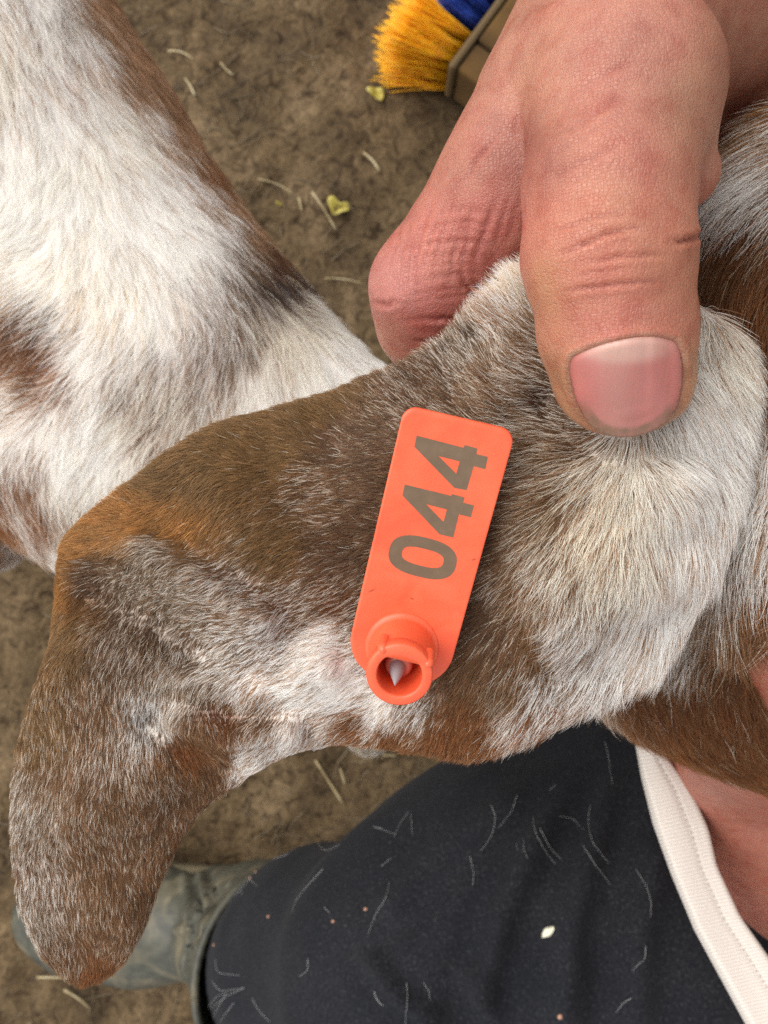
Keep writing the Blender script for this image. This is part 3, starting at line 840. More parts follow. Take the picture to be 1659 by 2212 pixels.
def _gamma(w, g): return np.power(np.clip(w, 0, 1), g)
def fur(name, parent, V, F, n, table, dirs, length, lift, rad, seed, cull=None, clump=0.0022, marg=0.10, clumpf=0.35, white=(.97, .95, .905), K_=6, wave=0.05, seeface=-0.45, faces=None, roan=0.10, jit=0.16, wg=1.0, skip=None):
    r = np.random.default_rng(seed)
    Fa = np.asarray(F)
    if Fa.shape[1] == 4: Fa = np.r_[Fa[:, [0, 1, 2]], Fa[:, [0, 2, 3]]]
    vn = vnormals(V, Fa)
    a, b, c = V[Fa[:, 0]], V[Fa[:, 1]], V[Fa[:, 2]]
    cr = np.cross(b - a, c - a); ar = np.linalg.norm(cr, axis=1) / 2
    fn = cr / np.maximum(np.linalg.norm(cr, axis=1, keepdims=True), 1e-15)
    cen = (a + b + c) / 3
    view = np.array([0, 0, CAM_Z]) - cen; view /= np.linalg.norm(view, axis=1, keepdims=True)
    fac = (fn * view).sum(1)
    qc = UV(cen)
    ok = (fac > seeface) & (qc[:, 0] > -1659 * marg) & (qc[:, 0] < 1659 * (1 + marg)) & (qc[:, 1] > -2212 * marg) & (qc[:, 1] < 2212 * (1 + marg))
    if skip is not None:                       # only what lies beyond the finer coat
        ok &= ~((qc[:, 0] > -1659 * skip) & (qc[:, 0] < 1659 * (1 + skip)) & (qc[:, 1] > -2212 * skip) & (qc[:, 1] < 2212 * (1 + skip)))
    wgt = np.where(ok, ar * (0.45 + 0.55 * np.clip(fac + 0.3, 0, 1)), 0); wgt /= wgt.sum()
    fi = r.choice(len(Fa), n, p=wgt)
    s1, s2 = r.random(n), r.random(n); m = s1 + s2 > 1; s1[m] = 1 - s1[m]; s2[m] = 1 - s2[m]
    w0 = 1 - s1 - s2
    root = a[fi] * w0[:, None] + b[fi] * s1[:, None] + c[fi] * s2[:, None]
    nn = vn[Fa[fi, 0]] * w0[:, None] + vn[Fa[fi, 1]] * s1[:, None] + vn[Fa[fi, 2]] * s2[:, None]
    nn /= np.maximum(np.linalg.norm(nn, axis=1, keepdims=True), 1e-9)
    q = UV(root)
    dv = idw([x[:2] for x in dirs], [x[2:4] for x in dirs], q, 55, 2)
    ang = np.arctan2(-dv[:, 1], dv[:, 0]) + fbm(root, 90, seed + 3, 2) * 0.28 + vnoise(root, 420, seed + 9) * 0.22 + r.normal(0, jit, n)
    D = np.stack([np.cos(ang), np.sin(ang), np.zeros(n)], 1)
    t = D - nn * (D * nn).sum(1, keepdims=True)
    t /= np.maximum(np.linalg.norm(t, axis=1, keepdims=True), 1e-6)
    sd_ = np.cross(nn, t)
    L = length(q) * r.uniform(0.65, 1.25, n) * 1e-3
    lf = lift * r.uniform(0.5, 1.5, n) * (1 + 0.5 * vnoise(root, 300, seed + 5))
    s = np.linspace(0, 1, K_)[None, :, None]
    cur = r.normal(0, wave * 2.2, n)[:, None, None]; ph = r.uniform(0, 6.28, n)[:, None, None]
    pos = root[:, None] + L[:, None, None] * (t[:, None] * s + nn[:, None] * (lf[:, None, None] * (s * 1.5 - 0.8 * s * s)) + sd_[:, None] * (cur * s * s + wave * np.sin(ph + 5 * s) * s))
    # clumping: tips lean to a shared point of their lock
    key = np.floor((root + np.stack([vnoise(root, 300, 1), vnoise(root, 300, 2), 0 * L], 1) * clump * 0.6) / clump).astype(np.int64)
    k1 = key[:, 0] * 1000003 + key[:, 1] * 10007 + key[:, 2]
    _, inv = np.unique(k1, return_inverse=True); inv = inv.ravel()
    cnt = np.bincount(inv).astype(float)
    mt = np.stack([np.bincount(inv, weights=pos[:, -1, k]) for k in range(3)], 1) / cnt[:, None]
    pull = (mt[inv] - pos[:, -1]) * (clumpf * r.uniform(0.3, 1.3, n))[:, None]
    pos += pull[:, None] * (s ** 1.6)
    keep = np.ones(n, bool)
    if cull is not None:
        for j in (0, K_ // 2, K_ - 1): keep &= cull(pos[:, j])
    wsh, tone = coat(q, table, seed + 31, root)
    wsh = _gamma(wsh, wg)
    lock = (hash3(key[:, 0], key[:, 1], key[:, 2], 77) - 0.5)
    wsh = np.clip(wsh + roan * 2.2 * lock, 0, 1)
    wsh = np.clip((wsh - 0.5) * 1.15 + 0.48, 0.008, 0.99)
    iswh = r.random(n) < wsh
    cb = tone * np.exp(r.normal(0, 0.26, n))[:, None] * (1 + 0.35 * lock)[:, None]
    cw = np.array(white) * np.clip(r.normal(1.0, 0.09, n), .7, 1.12)[:, None]
    lowm = np.clip((.5 - wsh) / .4, 0, 1)[:, None] * r.uniform(.4, 1, n)[:, None]
    cw = cw * (1 - lowm) + np.array([.66, .52, .34]) * lowm
    yl = np.clip(vnoise(root, 35, seed + 70), 0, 1)[:, None]
    cw = cw * (1 - yl * np.array([.02, .06, .16]))
    col = np.where(iswh[:, None], cw, cb)
    sp = s[:, :, 0]
    grad = 0.62 + 0.45 * sp                                   # pigment: darker root, paler tip
    colp = col[:, None, :] * np.where(iswh[:, None], 0.95 + 0.06 * sp, grad)[:, :, None]
    tipg = (np.clip(sp - 0.55, 0, 1) * 1.2)[:, :, None] * (~iswh)[:, None, None] * (r.random(n) < 0.65)[:, None, None]
    colp = colp * (1 - tipg) + (col[:, None, :] * 0.35 + np.array([.50, .36, .19]) * 0.65) * tipg
    pos, colp = pos[keep], colp[keep]; n = len(pos)
    rr = rad * r.uniform(0.7, 1.25, n)[:, None] * np.clip(1.15 - sp ** 2 * 0.95, 0.15, 1)
    hc = bpy.data.hair_curves.new(name); hc.add_curves([K_] * n)
    hc.attributes['position'].data.foreach_set('vector', pos.astype(np.float32).ravel())
    at = hc.attributes.new('radius', 'FLOAT', 'POINT'); at.data.foreach_set('value', np.broadcast_to(rr, (n, K_)).astype(np.float32).ravel())
    ca = hc.attributes.new('coat', 'FLOAT_COLOR', 'POINT')
    c4 = np.ones((n, K_, 4), np.float32); c4[:, :, :3] = np.clip(colp, 0, 0.98); ca.data.foreach_set('color', c4.ravel())
    hc.materials.append(M_FUR)
    return link(name, hc, parent)

# ---- body: trunk, neck, head and legs as one continuous surface
def sdf_goat(p):
    trunk = chain(p, [(-430, -200, .300, 84), (-20, 450, .280, 72), (325, 860, .272, 61), (680, 1130, .275, 53), (1050, 1200, .260, 47), (1500, 1130, .225, 45)], 0.008)
    skull = ellip(p, P(1800, 1120, .205), np.array([.058, .050, .050]))
    o = smin(trunk, skull, 0.03)
    poll = ellip(p, P(1752, 590, .164), np.array([.0245, .032, .030]))
    o = smin(o, poll, 0.012)
    ridge = chain(p, [(1745, 640, .146, 9), (1764, 900, .1385, 9.0), (1732, 1130, .1385, 8.4), (1628, 1300, .146, 6.0)], 0.008)
    o = smin(o, ridge, 0.006)
    cheek = ellip(p, P(1600, 1382, .205), np.array([.034, .029, .034]))
    jaw = chain(p, [(1430, 1418, .200, 18), (1720, 1505, .205, 24)], 0.004)
    o = smin(o, smin(cheek, jaw, .01), 0.01)
    leg1 = chain(p, [(-60, 900, .33, 30), (-30, 1125, .42, 20), (-40, 1120, .60, 13), (-30, 1130, .715, 14)], 0.02)
    leg2 = chain(p, [(830, 1250, .32, 25), (800, 1420, .42, 18), (795, 1575, .62, 12), (800, 1606, .715, 14)], 0.02)
    leg3 = chain(p, [(500, 900, .33, 25), (560, 1000, .45, 17), (600, 1050, .715, 14)], 0.02)
    for l in (leg1, leg2, leg3): o = smin(o, l, 0.02)
    return o
BV, BF = sdf_mesh(sdf_goat, (-0.33, -0.20, 0.0), (0.19, 0.32, 0.605), 0.0032, 2)

BODY_C = [(60,120,.9,'tan'),(20,60,.8,'tan'),(180,60,.8,'grey'),(100,30,.85,'grey'),(215,100,.75,'tan'),(100,300,.98,'tan'),(216,236,.88,'tan'),(266,316,.96,'tan'),(326,371,.95,'tan'),(386,451,.93,'tan'),(456,541,.88,'grey'),(200,450,.98,'cream'),(100,480,.98,'cream'),(320,480,.96,'tan'),(400,560,.97,'tan'),
 (267,66,.02,'tan'),(241,86,.05,'tan'),(322,136,.02,'tan'),(296,156,.05,'tan'),(377,206,.02,'tan'),(351,226,.05,'tan'),(422,276,.02,'tan'),(396,296,.05,'tan'),(462,341,.02,'rufous'),(436,361,.05,'rufous'),(512,401,.02,'tan'),(486,421,.05,'tan'),(557,471,.02,'tan'),(531,491,.05,'tan'),(597,541,.02,'deep'),(571,561,.05,'deep'),(232,16,.02,'tan'),(206,36,.05,'tan'),(442,296,.02,'tan'),(416,316,.05,'tan'),(316,246,.8,'tan'),(376,336,.8,'tan'),(426,401,.8,'tan'),(486,481,.8,'grey'),(640,590,.05,'black'),
 (560,590,.22,'black'),(600,620,.12,'black'),(575,560,.08,'black'),(530,570,.35,'grey'),(650,650,.75,'grey'),(690,690,.85,'grey'),(620,680,.7,'grey'),(450,720,.62,'mid'),(480,800,.52,'mid'),(520,760,.45,'grey'),(330,800,.68,'mid'),(290,860,.62,'mid'),(380,740,.9,'tan'),(330,690,.93,'cream'),(230,640,.85,'cream'),(120,580,.85,'cream'),(60,560,.93,'cream'),
 (60,720,.15,'deep'),(85,780,.04,'rufous'),(100,830,.10,'rufous'),(20,770,.22,'rufous'),(40,830,.6,'tan'),(110,700,.7,'grey'),(180,780,.92,'tan'),(220,920,.96,'tan'),(100,900,.9,'tan'),(30,900,.75,'tan'),(30,960,.8,'tan'),(60,1000,.55,'tan'),(55,1060,.12,'rufous'),(65,1110,.15,'rufous'),(75,1150,.2,'rufous'),(20,1090,.8,'tan'),(45,1140,.7,'tan'),(100,1060,.9,'tan'),(110,1190,.95,'tan'),(150,1000,.97,'tan'),(90,1240,.95,'tan'),
 (600,760,.97,'tan'),(700,800,.98,'tan'),(760,760,.98,'tan'),(560,840,.95,'tan'),(0,1120,.04,'rufous'),(-30,1150,.04,'rufous'),(-10,1050,.3,'rufous'),(790,1600,.5,'grey'),(780,1500,.6,'grey')]
BODY_D = [(60,60,.1,1),(100,250,.15,1),(200,200,.35,.95),(300,250,.75,.65),(380,340,.8,.6),(460,420,.8,.55),(540,500,.8,.5),(330,150,.35,.9),(420,250,.35,.9),(560,450,.4,.9),(120,400,-.2,1),(250,400,.3,.95),(350,480,.5,.85),(60,560,-.7,.6),(200,560,-.3,.9),(300,620,.2,.95),(450,600,.45,.85),(580,620,.3,.9),(650,660,.45,-.5),(560,700,.1,.95),
 (100,720,-.75,.5),(250,760,-.5,.8),(400,780,-.4,.9),(600,760,.1,.9),(700,760,.3,.6),(60,850,-.8,.3),(200,920,-.5,.85),(60,1000,-.5,.85),(100,1150,-.2,.95),(30,1080,.35,.9),(300,880,-.45,.9)]
HEAD_C = [(1560,400,.5,'dark'),(1600,330,.75,'mid'),(1640,270,.25,'ginger'),(1600,385,.85,'mid'),(1650,350,.9,'mid'),(1540,480,.15,'dark'),(1640,490,.1,'deep'),(1650,560,.05,'rufous'),(1600,450,.12,'deep'),(1520,500,.2,'dark'),(1560,560,.08,'deep'),(1620,560,.06,'deep'),(1620,640,.10,'rufous'),(1540,640,.05,'deep'),(1520,700,.05,'black'),(1580,720,.12,'rufous'),(1600,760,.15,'mid'),(1640,800,.25,'mid'),(1530,780,.5,'mid'),(1545,830,.8,'tan'),
 (1640,1000,.72,'tan'),(1650,900,.7,'tan'),(1635,1100,.72,'mid'),(1620,1180,.6,'mid'),(1595,1250,.42,'mid'),(1545,1330,.42,'mid'),(1500,1380,.5,'mid'),(1645,1230,.15,'rufous'),(1620,1320,.06,'deep'),(1700,1100,.6,'tan'),(1590,1400,.02,'deep'),(1500,1450,.02,'deep'),(1400,1500,.03,'deep'),(1320,1560,.05,'rufous'),(1285,1545,.6,'tan'),(1370,1470,.04,'deep'),(1500,1550,.02,'deep'),(1600,1600,.02,'deep'),(1640,1680,.02,'rufous'),(1440,1600,.03,'rufous'),(1550,1480,.02,'deep')]
HEAD_C += [(1850, 500, .2, 'deep'), (1900, 800, .3, 'rufous'), (1950, 1100, .25, 'deep'), (1900, 1400, .03, 'deep'), (2100, 900, .2, 'deep'), (2100, 1300, .1, 'deep'), (1800, 1650, .02, 'deep')]
HEAD_D = [(1600,330,-.85,.45),(1640,280,-.9,.25),(1560,420,-.75,.65),(1540,500,-.65,.75),(1600,560,-.2,.95),(1620,640,.5,.85),(1540,650,.1,1),(1600,760,.5,.85),(1550,800,.5,.87),(1640,850,.35,.93),(1645,1000,-.15,1),(1630,1120,-.25,.97),(1590,1250,-.35,.93),(1520,1380,-.4,.9),(1650,1300,-.1,1),(1400,1500,.3,.93),(1300,1560,.15,1),(1500,1600,.5,.85),(1600,1650,.55,.82),(1600,1450,.35,.93)]
ALL_C = BODY_C + HEAD_C
qb = UV(BV)
body_o = mesh_obj('body', BV, BF, M_HIDE, goat, True, coat_mean(qb, ALL_C, 5, BV))
ear_o = mesh_obj('ear', EV, EF, M_HIDE, goat, True, coat_mean(UV(EV), [(a, b, c ** 1.15, t) for a, b, c, t in EAR_C], 5, EV))
ear_o['label'] = 'brown and white roan ear pinched at its base'

def clear_of_hand(p):
    ok = np.ones(len(p), bool)
    m = (p[:, 0] > -0.015) & (p[:, 1] > -0.012) & (p[:, 2] > 0.48)
    ok[m] = sdf_hand(p[m]) > 0.0001
    return ok
TAG_A = P(868, 1396, .1262); TAG_B = P(990, 905, .1172)
TAG_Y = (TAG_B - TAG_A) / np.linalg.norm(TAG_B - TAG_A)
TAG_X = np.cross(TAG_Y, np.array([0, 0, 1.0])); TAG_X /= np.linalg.norm(TAG_X)
TAG_Z = np.cross(TAG_X, TAG_Y)
def clear_of_tag_and_hand(p):
    h = p - TAG_A; x, y, z = h @ TAG_X, h @ TAG_Y, h @ TAG_Z
    return ~((np.abs(x) < .0086) & (y > -.0068) & (y < .037) & (z > -.0011)) & clear_of_hand(p)
def len_ear(q):
    base = np.clip((q[:, 0] - 950) / 450, 0, 1)
    return 2.5 + 5.2 * base + 1.2 * np.exp(-((q[:, 0] - 1090) ** 2 + (q[:, 1] - 660) ** 2) / 70 ** 2)
fur('fur', ear_o, EV, EF, 175000, EAR_C, EAR_D, len_ear, 0.20, 0.000032, 11, clear_of_tag_and_hand, clump=0.0016, marg=0.02, seeface=-0.15, wg=1.15, roan=.05)

hm = UV(BV)
def sub(V, F, mask):
    F = np.asarray(F); keep = mask[F].all(1); F = F[keep]
    used = np.zeros(len(V), bool); used[F.ravel()] = True; re = np.cumsum(used) - 1
    return V[used], re[F]
ishead = (hm[:, 0] > 1230) & (CAM_Z - BV[:, 2] < 0.26)
HV, HF = sub(BV, BF, ishead)
TV, TF = sub(BV, BF, ~ishead | (hm[:, 0] < 1250))
def len_head(q):
    return np.where(q[:, 1] > 1400, 8.5, 12.5)
fur('fur', body_o, HV, HF, 52000, HEAD_C, HEAD_D, len_head, 0.24, 0.000046, 12, clear_of_hand, clump=0.0022, marg=0.06, seeface=-0.3, jit=0.2)
fur('fur', body_o, HV, HF, 16000, HEAD_C, HEAD_D, len_head, 0.24, 0.00010, 22, clear_of_hand, clump=0.003, marg=0.9, seeface=-1.1, skip=0.06)
def len_body(q):
    return np.where(q[:, 0] - 0.77 * q[:, 1] > 190, 6.5, 9.5)
fur('fur', body_o, TV, TF, 150000, BODY_C, BODY_D, len_body, 0.20, 0.000054, 13, clear_of_hand, clump=0.0034, marg=0.08, clumpf=0.45, seeface=-0.3, jit=0.27)

fur('fur', body_o, TV, TF, 16000, BODY_C, BODY_D, len_body, 0.2, 0.00013, 23, None, clump=0.005, marg=0.9, seeface=-1.1, skip=0.08)

# ================================================================== ear tag
def build_tag():
    A, Ly, Rx, Nz = TAG_A, TAG_Y, TAG_X, TAG_Z
    W3 = lambda x, y, z=0.0: A + Rx * x * 1e-3 + Ly * y * 1e-3 + Nz * z * 1e-3
    def loc(u, v, z=0.0):
        o = np.array([0, 0, CAM_Z]); dr = P(u, v, 1.0) - o
        t = ((A + Nz * z * 1e-3 - o) @ Nz) / (dr @ Nz); h = o + dr * t - A
        return np.array([h @ Rx * 1e3, h @ Ly * 1e3])
    root = empty('ear_tag', tuple(A))
    tag(root, 'orange plastic ear tag numbered 044 riveted through the goat ear', 'ear tag')
    m, nt, b = mat('orange_plastic'); L = nt.links
    b.inputs['Base Color'].default_value = (0.88, 0.125, 0.045, 1); b.inputs['Roughness'].default_value = 0.42
    b.inputs['Subsurface Weight'].default_value = 0.15; b.inputs['Subsurface Scale'].default_value = 0.0015; b.inputs['Subsurface Radius'].default_value = (1, .3, .1)
    tc = N(nt, 'ShaderNodeTexCoord'); no = N(nt, 'ShaderNodeTexNoise'); no.inputs['Scale'].default_value = 900; no.inputs['Detail'].default_value = 5
    L.new(tc.outputs['Object'], no.inputs['Vector'])
    bp = N(nt, 'ShaderNodeBump'); bp.inputs['Strength'].default_value = 0.12; bp.inputs['Distance'].default_value = 0.0002
    L.new(no.outputs['Fac'], bp.inputs['Height']); L.new(bp.outputs[0], b.inputs['Normal'])
    n3 = N(nt, 'ShaderNodeTexNoise'); n3.inputs['Scale'].default_value = 130; n3.inputs['Detail'].default_value = 6; n3.inputs['Distortion'].default_value = 1.0
    L.new(tc.outputs['Object'], n3.inputs['Vector'])
    L.new(ramp(nt, n3.outputs['Fac'], [(.32, (.74, .092, .034)), (.5, (.80, .112, .042)), (.7, (.82, .132, .055))]), b.inputs['Base Color'])
    ro = N(nt, 'ShaderNodeMapRange'); ro.inputs['To Min'].default_value = .34; ro.inputs['To Max'].default_value = .5
    L.new(no.outputs['Fac'], ro.inputs['Value']); L.new(ro.outputs[0], b.inputs['Roughness'])
    # panel outline in tag millimetres, from the corners seen
    cor = [loc(u, v) for u, v in ((876, 866), (1112, 938), (966, 1440), (752, 1372))]
    tl, tr = cor[0], cor[1]
    xl0, xr0 = cor[3][0], cor[2][0]
    def arc(cx, cy, r, a0, a1, n=9):
        return [(cx + r * math.cos(t), cy + r * math.sin(t)) for t in np.linspace(a0, a1, n)]
    yt = (tl[1] + tr[1]) / 2; hwt = (tr[0] - tl[0]) / 2; cx = (tr[0] + tl[0]) / 2
    hwb = hwt * 0.985; yb = -6.2
    out = arc(cx + hwt - 2.1, yt - 2.1, 2.1, 0, math.pi / 2) + arc(cx - hwt + 2.1, yt - 2.1, 2.1, math.pi / 2, math.pi)
    rb = 6.6
    out += arc(-hwb + rb, yb + rb, rb, math.pi, 1.5 * math.pi, 12) + arc(hwb - rb, yb + rb, rb, 1.5 * math.pi, 2 * math.pi, 12)
    out = np.array(out); cc = np.array([0, 14.0]); n = len(out)
    bendz = lambda x, y: 0.010 * x * x * 0.25 - 0.0010 * (y - 12) ** 2 * 0.25
    V = []; F = []
    prof = [(0.0, -0.9, .25), (0.0, -0.55, 0), (0.0, 0.1, 0.0), (0.0, 0.32, .10), (0.0, 0.42, .30), (0, .42, .9)]
    for _, z, ins_ in prof:
        for x, y in out:
            d = cc - (x, y); d = d / np.linalg.norm(d); x2, y2 = x + d[0] * ins_, y + d[1] * ins_ 
            V.append(W3(x2, y2, z + bendz(x2, y2)))
    for j in range(len(prof) - 1):
        for i in range(n):
            i2 = (i + 1) % n; F.append((j * n + i, j * n + i2, (j + 1) * n + i2, (j + 1) * n + i))
    # faces: grid filled
    def cap(z, ins_, base, flip):
        loop = []
        for x, y in out:
            d = cc - (x, y); d = d / np.linalg.norm(d); loop.append((x + d[0] * ins_, y + d[1] * ins_))
        gx, gy = np.meshgrid(np.arange(-9, 9.1, 1.0), np.arange(-6, 40, 1.0)); g = np.stack([gx.ravel(), gy.ravel()], 1)
        lp = np.array(loop); g = g[inside(g, lp) & (seg_dist(g, np.r_[lp, lp[:1]]) > .5)]
        pp = np.r_[lp, g]
        res = delaunay_2d_cdt([Vector(x) for x in pp], [(i, (i + 1) % n) for i in range(n)], [list(range(n))], 1, 1e-5)
        off = len(V)
        for x, y in res[0]: V.append(W3(x, y, z + bendz(x, y)))
        for t in res[2]:
            t = [off + k for k in t]
            nzv = np.cross(V[t[1]] - V[t[0]], V[t[2]] - V[t[0]]) @ Nz
            if (nzv < 0) != flip: t = t[::-1]
            F.append(tuple(t))
    cap(.42, .9, 0, False); cap(-.9, .25, 0, True)
    mesh_obj('panel', np.array(V), F, m, root)
    # lathe helper on the tag axis
    def lathe(name, prof, cxy, mt, seg=48, par=root, squash=None, lean=0.0):
        V = []; F = []
        for r, z in prof:
            for k in range(seg):
                a = 2 * math.pi * k / seg; rr = r if squash is None else squash(r, a, z)
                V.append(W3(cxy[0] + rr * math.cos(a), cxy[1] + rr * math.sin(a) - lean * (z - prof[0][1]), z))
        for j in range(len(prof) - 1):
            for k in range(seg):
                k2 = (k + 1) % seg; F.append((j * seg + k, j * seg + k2, (j + 1) * seg + k2, (j + 1) * seg + k))
        return mesh_obj(name, np.array(V), F, mt, par)
    H = 10.4
    def hole(r, a, z):       # keyhole mouth: a little flattened towards the panel
        if r < 3.9 and z > 4 and math.sin(a) > 0.3: return min(r, 2.35 / math.sin(a))
        return r
    lathe('collar', [(5.75, .30), (5.7, .60), (5.45, .78), (5.05, .92), (4.95, 1.6), (4.70, 4.0), (4.45, 7.4), (4.45, 7.6), (4.72, 7.8), (4.80, H - .5), (4.72, H - .15), (4.5, H), (3.5, H), (3.3, H - .15), (3.24, H - .5), (3.15, 6.0), (3.0, 3.0), (0.01, 2.9)], (0, 0), m, 56, root, hole)
    for ax_, s in ((2.35, 1), (0.62, -1)):      # two nibs beside the mouth
        cx0, cy0 = 4.45 * math.cos(ax_), 4.45 * math.sin(ax_)
        V = []; F = []; seg = 14
        for j, (rr, zz) in enumerate([(1.2, H - 4.2), (1.2, H - 1.0), (1.0, H - .3), (.55, H + .12), (.02, H + .2)]):
            for k in range(seg):
                a = 2 * math.pi * k / seg; x, y = rr * .75 * math.cos(a), rr * .7 * math.sin(a)
                x2 = x * math.cos(ax_) - y * math.sin(ax_); y2 = x * math.sin(ax_) + y * math.cos(ax_)
                V.append(W3(cx0 + x2, cy0 + y2, zz))
        for j in range(4):
            for k in range(seg): F.append((j * seg + k, j * seg + (k + 1) % seg, (j + 1) * seg + (k + 1) % seg, (j + 1) * seg + k))
        mesh_obj('nib', np.array(V), F, m, root)
    mpk = plain('pin_collar', lin(186, 112, 96), .3)
    lathe('pin_base', [(2.1, 2.9), (2.1, 5.4), (1.95, 6.2), (1.5, 6.6), (0.01, 6.7)], (-.15, -.45), mpk, 28)
    msv = plain('steel', (.30, .30, .31), .18, 0.0, 1.0)
    lathe('pin_tip', [(1.25, 6.2), (1.2, 7.2), (.80, 8.6), (.40, 9.8), (.12, 10.6), (0.01, 10.9)], (-.3, -.45), msv, 26, root, None, .22)
    # digits: thin printed faces
    mi = vary('print', [(.3, lin(98, 79, 58)), (.5, lin(103, 83, 62)), (.72, lin(110, 88, 66))], .55, 500)
    z2 = lambda zx, zy: loc(658.3 + zx * .3347, 822.9 + zy * .3347, .44)
    def digit(name, outer, holes):
        polys = [[Vector((*z2(*p), 0)) for p in outer]] + [[Vector((*z2(*p), 0)) for p in h] for h in holes]
        tri = tessellate_polygon(polys); fl = [p for pl in polys for p in pl]; nn_ = len(fl)
        # subdivide so the print follows the panel
        V = []; F = []
        def emit(a, b, c, lvl):
            if lvl == 0:
                o = len(V)
                for q in (a, b, c): V.append(W3(q[0], q[1], .455 + bendz(q[0], q[1])))
                nzv = np.cross(V[o + 1] - V[o], V[o + 2] - V[o]) @ Nz
                F.append((o, o + 1, o + 2) if nzv > 0 else (o, o + 2, o + 1))
            else:
                ab, bc, ca = (a + b) / 2, (b + c) / 2, (c + a) / 2
                for t in ((a, ab, ca), (ab, b, bc), (ca, bc, c), (ab, bc, ca)): emit(*t, lvl - 1)
        for t in tri: emit(*[fl[k] for k in t], 2)
        o = mesh_obj(name, np.array(V), F, mi, root, smooth=False)
    digit('digit', [(722, 353), (1025, 432), (1033, 414), (1115, 437), (1107, 472), (1182, 490), (1165, 570), (1090, 550), (1045, 705), (965, 690), (708, 425)], [[(862, 485), (1000, 520), (978, 600)]])
    digit('digit', [(645, 668), (945, 742), (950, 730), (1030, 752), (1022, 785), (1092, 803), (1072, 880), (995, 860), (958, 1010), (870, 990), (630, 738)], [[(782, 795), (918, 830), (895, 910)]])
    ca, sa = math.cos(.245), math.sin(.245)
    def oval(hl, hw, e, n=40):
        r = []
        for k in range(n):
            a = 2 * math.pi * k / n; c, s = math.cos(a), math.sin(a)
            x = hl * abs(c) ** e * (1 if c > 0 else -1); y = hw * abs(s) ** e * (1 if s > 0 else -1)
            r.append((761 + x * ca - y * sa, 1138 + x * sa + y * ca))
        return r
    digit('digit', oval(222, 128, .78), [oval(138, 56, .72)])
    # small scuffs on the plastic
    ms = plain('scuff', (.30, .05, .02), .7)
    for (u, v, L_, a) in ((803, 1275, 1.2, .7), (890, 1293, .8, -.2), (1023, 1208, .7, .6)):
        x, y = loc(u, v, .42); dx, dy = math.cos(a), math.sin(a)
        V = [W3(x + dx * L_ * s - dy * w, y + dy * L_ * s + dx * w, .47 + bendz(x, y)) for s, w in ((-.5, -.03), (.0, -.09), (.5, -.02), (.5, .02), (0, .07), (-.5, .03))]
        mesh_obj('scuff', V, [(0, 1, 2, 3, 4, 5)], ms, root, smooth=False)
build_tag()

# ================================================================== person: trousers, boot, shirt
def trouser_material():
    m, nt, b = mat('dark_cotton'); L = nt.links
    tc = N(nt, 'ShaderNodeTexCoord')
    n1 = N(nt, 'ShaderNodeTexNoise'); n1.inputs['Scale'].default_value = 900; n1.inputs['Detail'].default_value = 4
    n2 = N(nt, 'ShaderNodeTexNoise'); n2.inputs['Scale'].default_value = 28; n2.inputs['Detail'].default_value = 4
    for n_ in (n1, n2): L.new(tc.outputs['Object'], n_.inputs['Vector'])
    c1 = ramp(nt, n1.outputs['Fac'], [(0.35, (0.0062, 0.0068, 0.0092)), (0.6, (0.0130, 0.0138, 0.0170)), (0.78, (0.038, 0.038, 0.040))])
    c2 = ramp(nt, n2.outputs['Fac'], [(0.3, (0.75, 0.78, 0.85)), (0.7, (1.35, 1.3, 1.25))])
    mx = N(nt, 'ShaderNodeMix', data_type='RGBA', blend_type='MULTIPLY'); mx.inputs[0].default_value = 1
    L.new(c1, mx.inputs[6]); L.new(c2, mx.inputs[7]); L.new(mx.outputs[2], b.inputs['Base Color'])
    b.inputs['Roughness'].default_value = 0.9; b.inputs['Specular IOR Level'].default_value = 0.2
    b.inputs['Sheen Weight'].default_value = 0.02
    bp = N(nt, 'ShaderNodeBump'); bp.inputs['Strength'].default_value = 0.5; bp.inputs['Distance'].default_value = 0.0004
    L.new(n1.outputs['Fac'], bp.inputs['Height']); L.new(bp.outputs[0], b.inputs['Normal'])
    return m
M_TROU = trouser_material()

def sdf_trousers(p):
    thigh = chain(p, [(925, 2120, .362, 68), (1120, 2040, .372, 80), (1500, 1950, .390, 96), (2300, 1900, .44, 118), (2900, 1750, .47, 125)], 0.03)
    shin = chain(p, [(900, 2120, .37, 60), (710, 2088, .44, 60), (652, 2078, .500, 59.5)], 0.006)
    # cut the cuff across the shin
    a, b = P(710, 2088, .44), P(652, 2078, .500); n = (b - a) / np.linalg.norm(b - a)
    cut = ((p - b) @ n)
    shin = np.maximum(shin, cut)
    inner = chain(p, [(900, 2120, .37, 50), (710, 2088, .44, 56), (652, 2078, .500, 56), (620, 2072, .56, 56)], 0.006)
    shin = np.maximum(shin, -np.where(cut > -0.03, inner, 1.0))
    return smin(thigh, shin, 0.006)

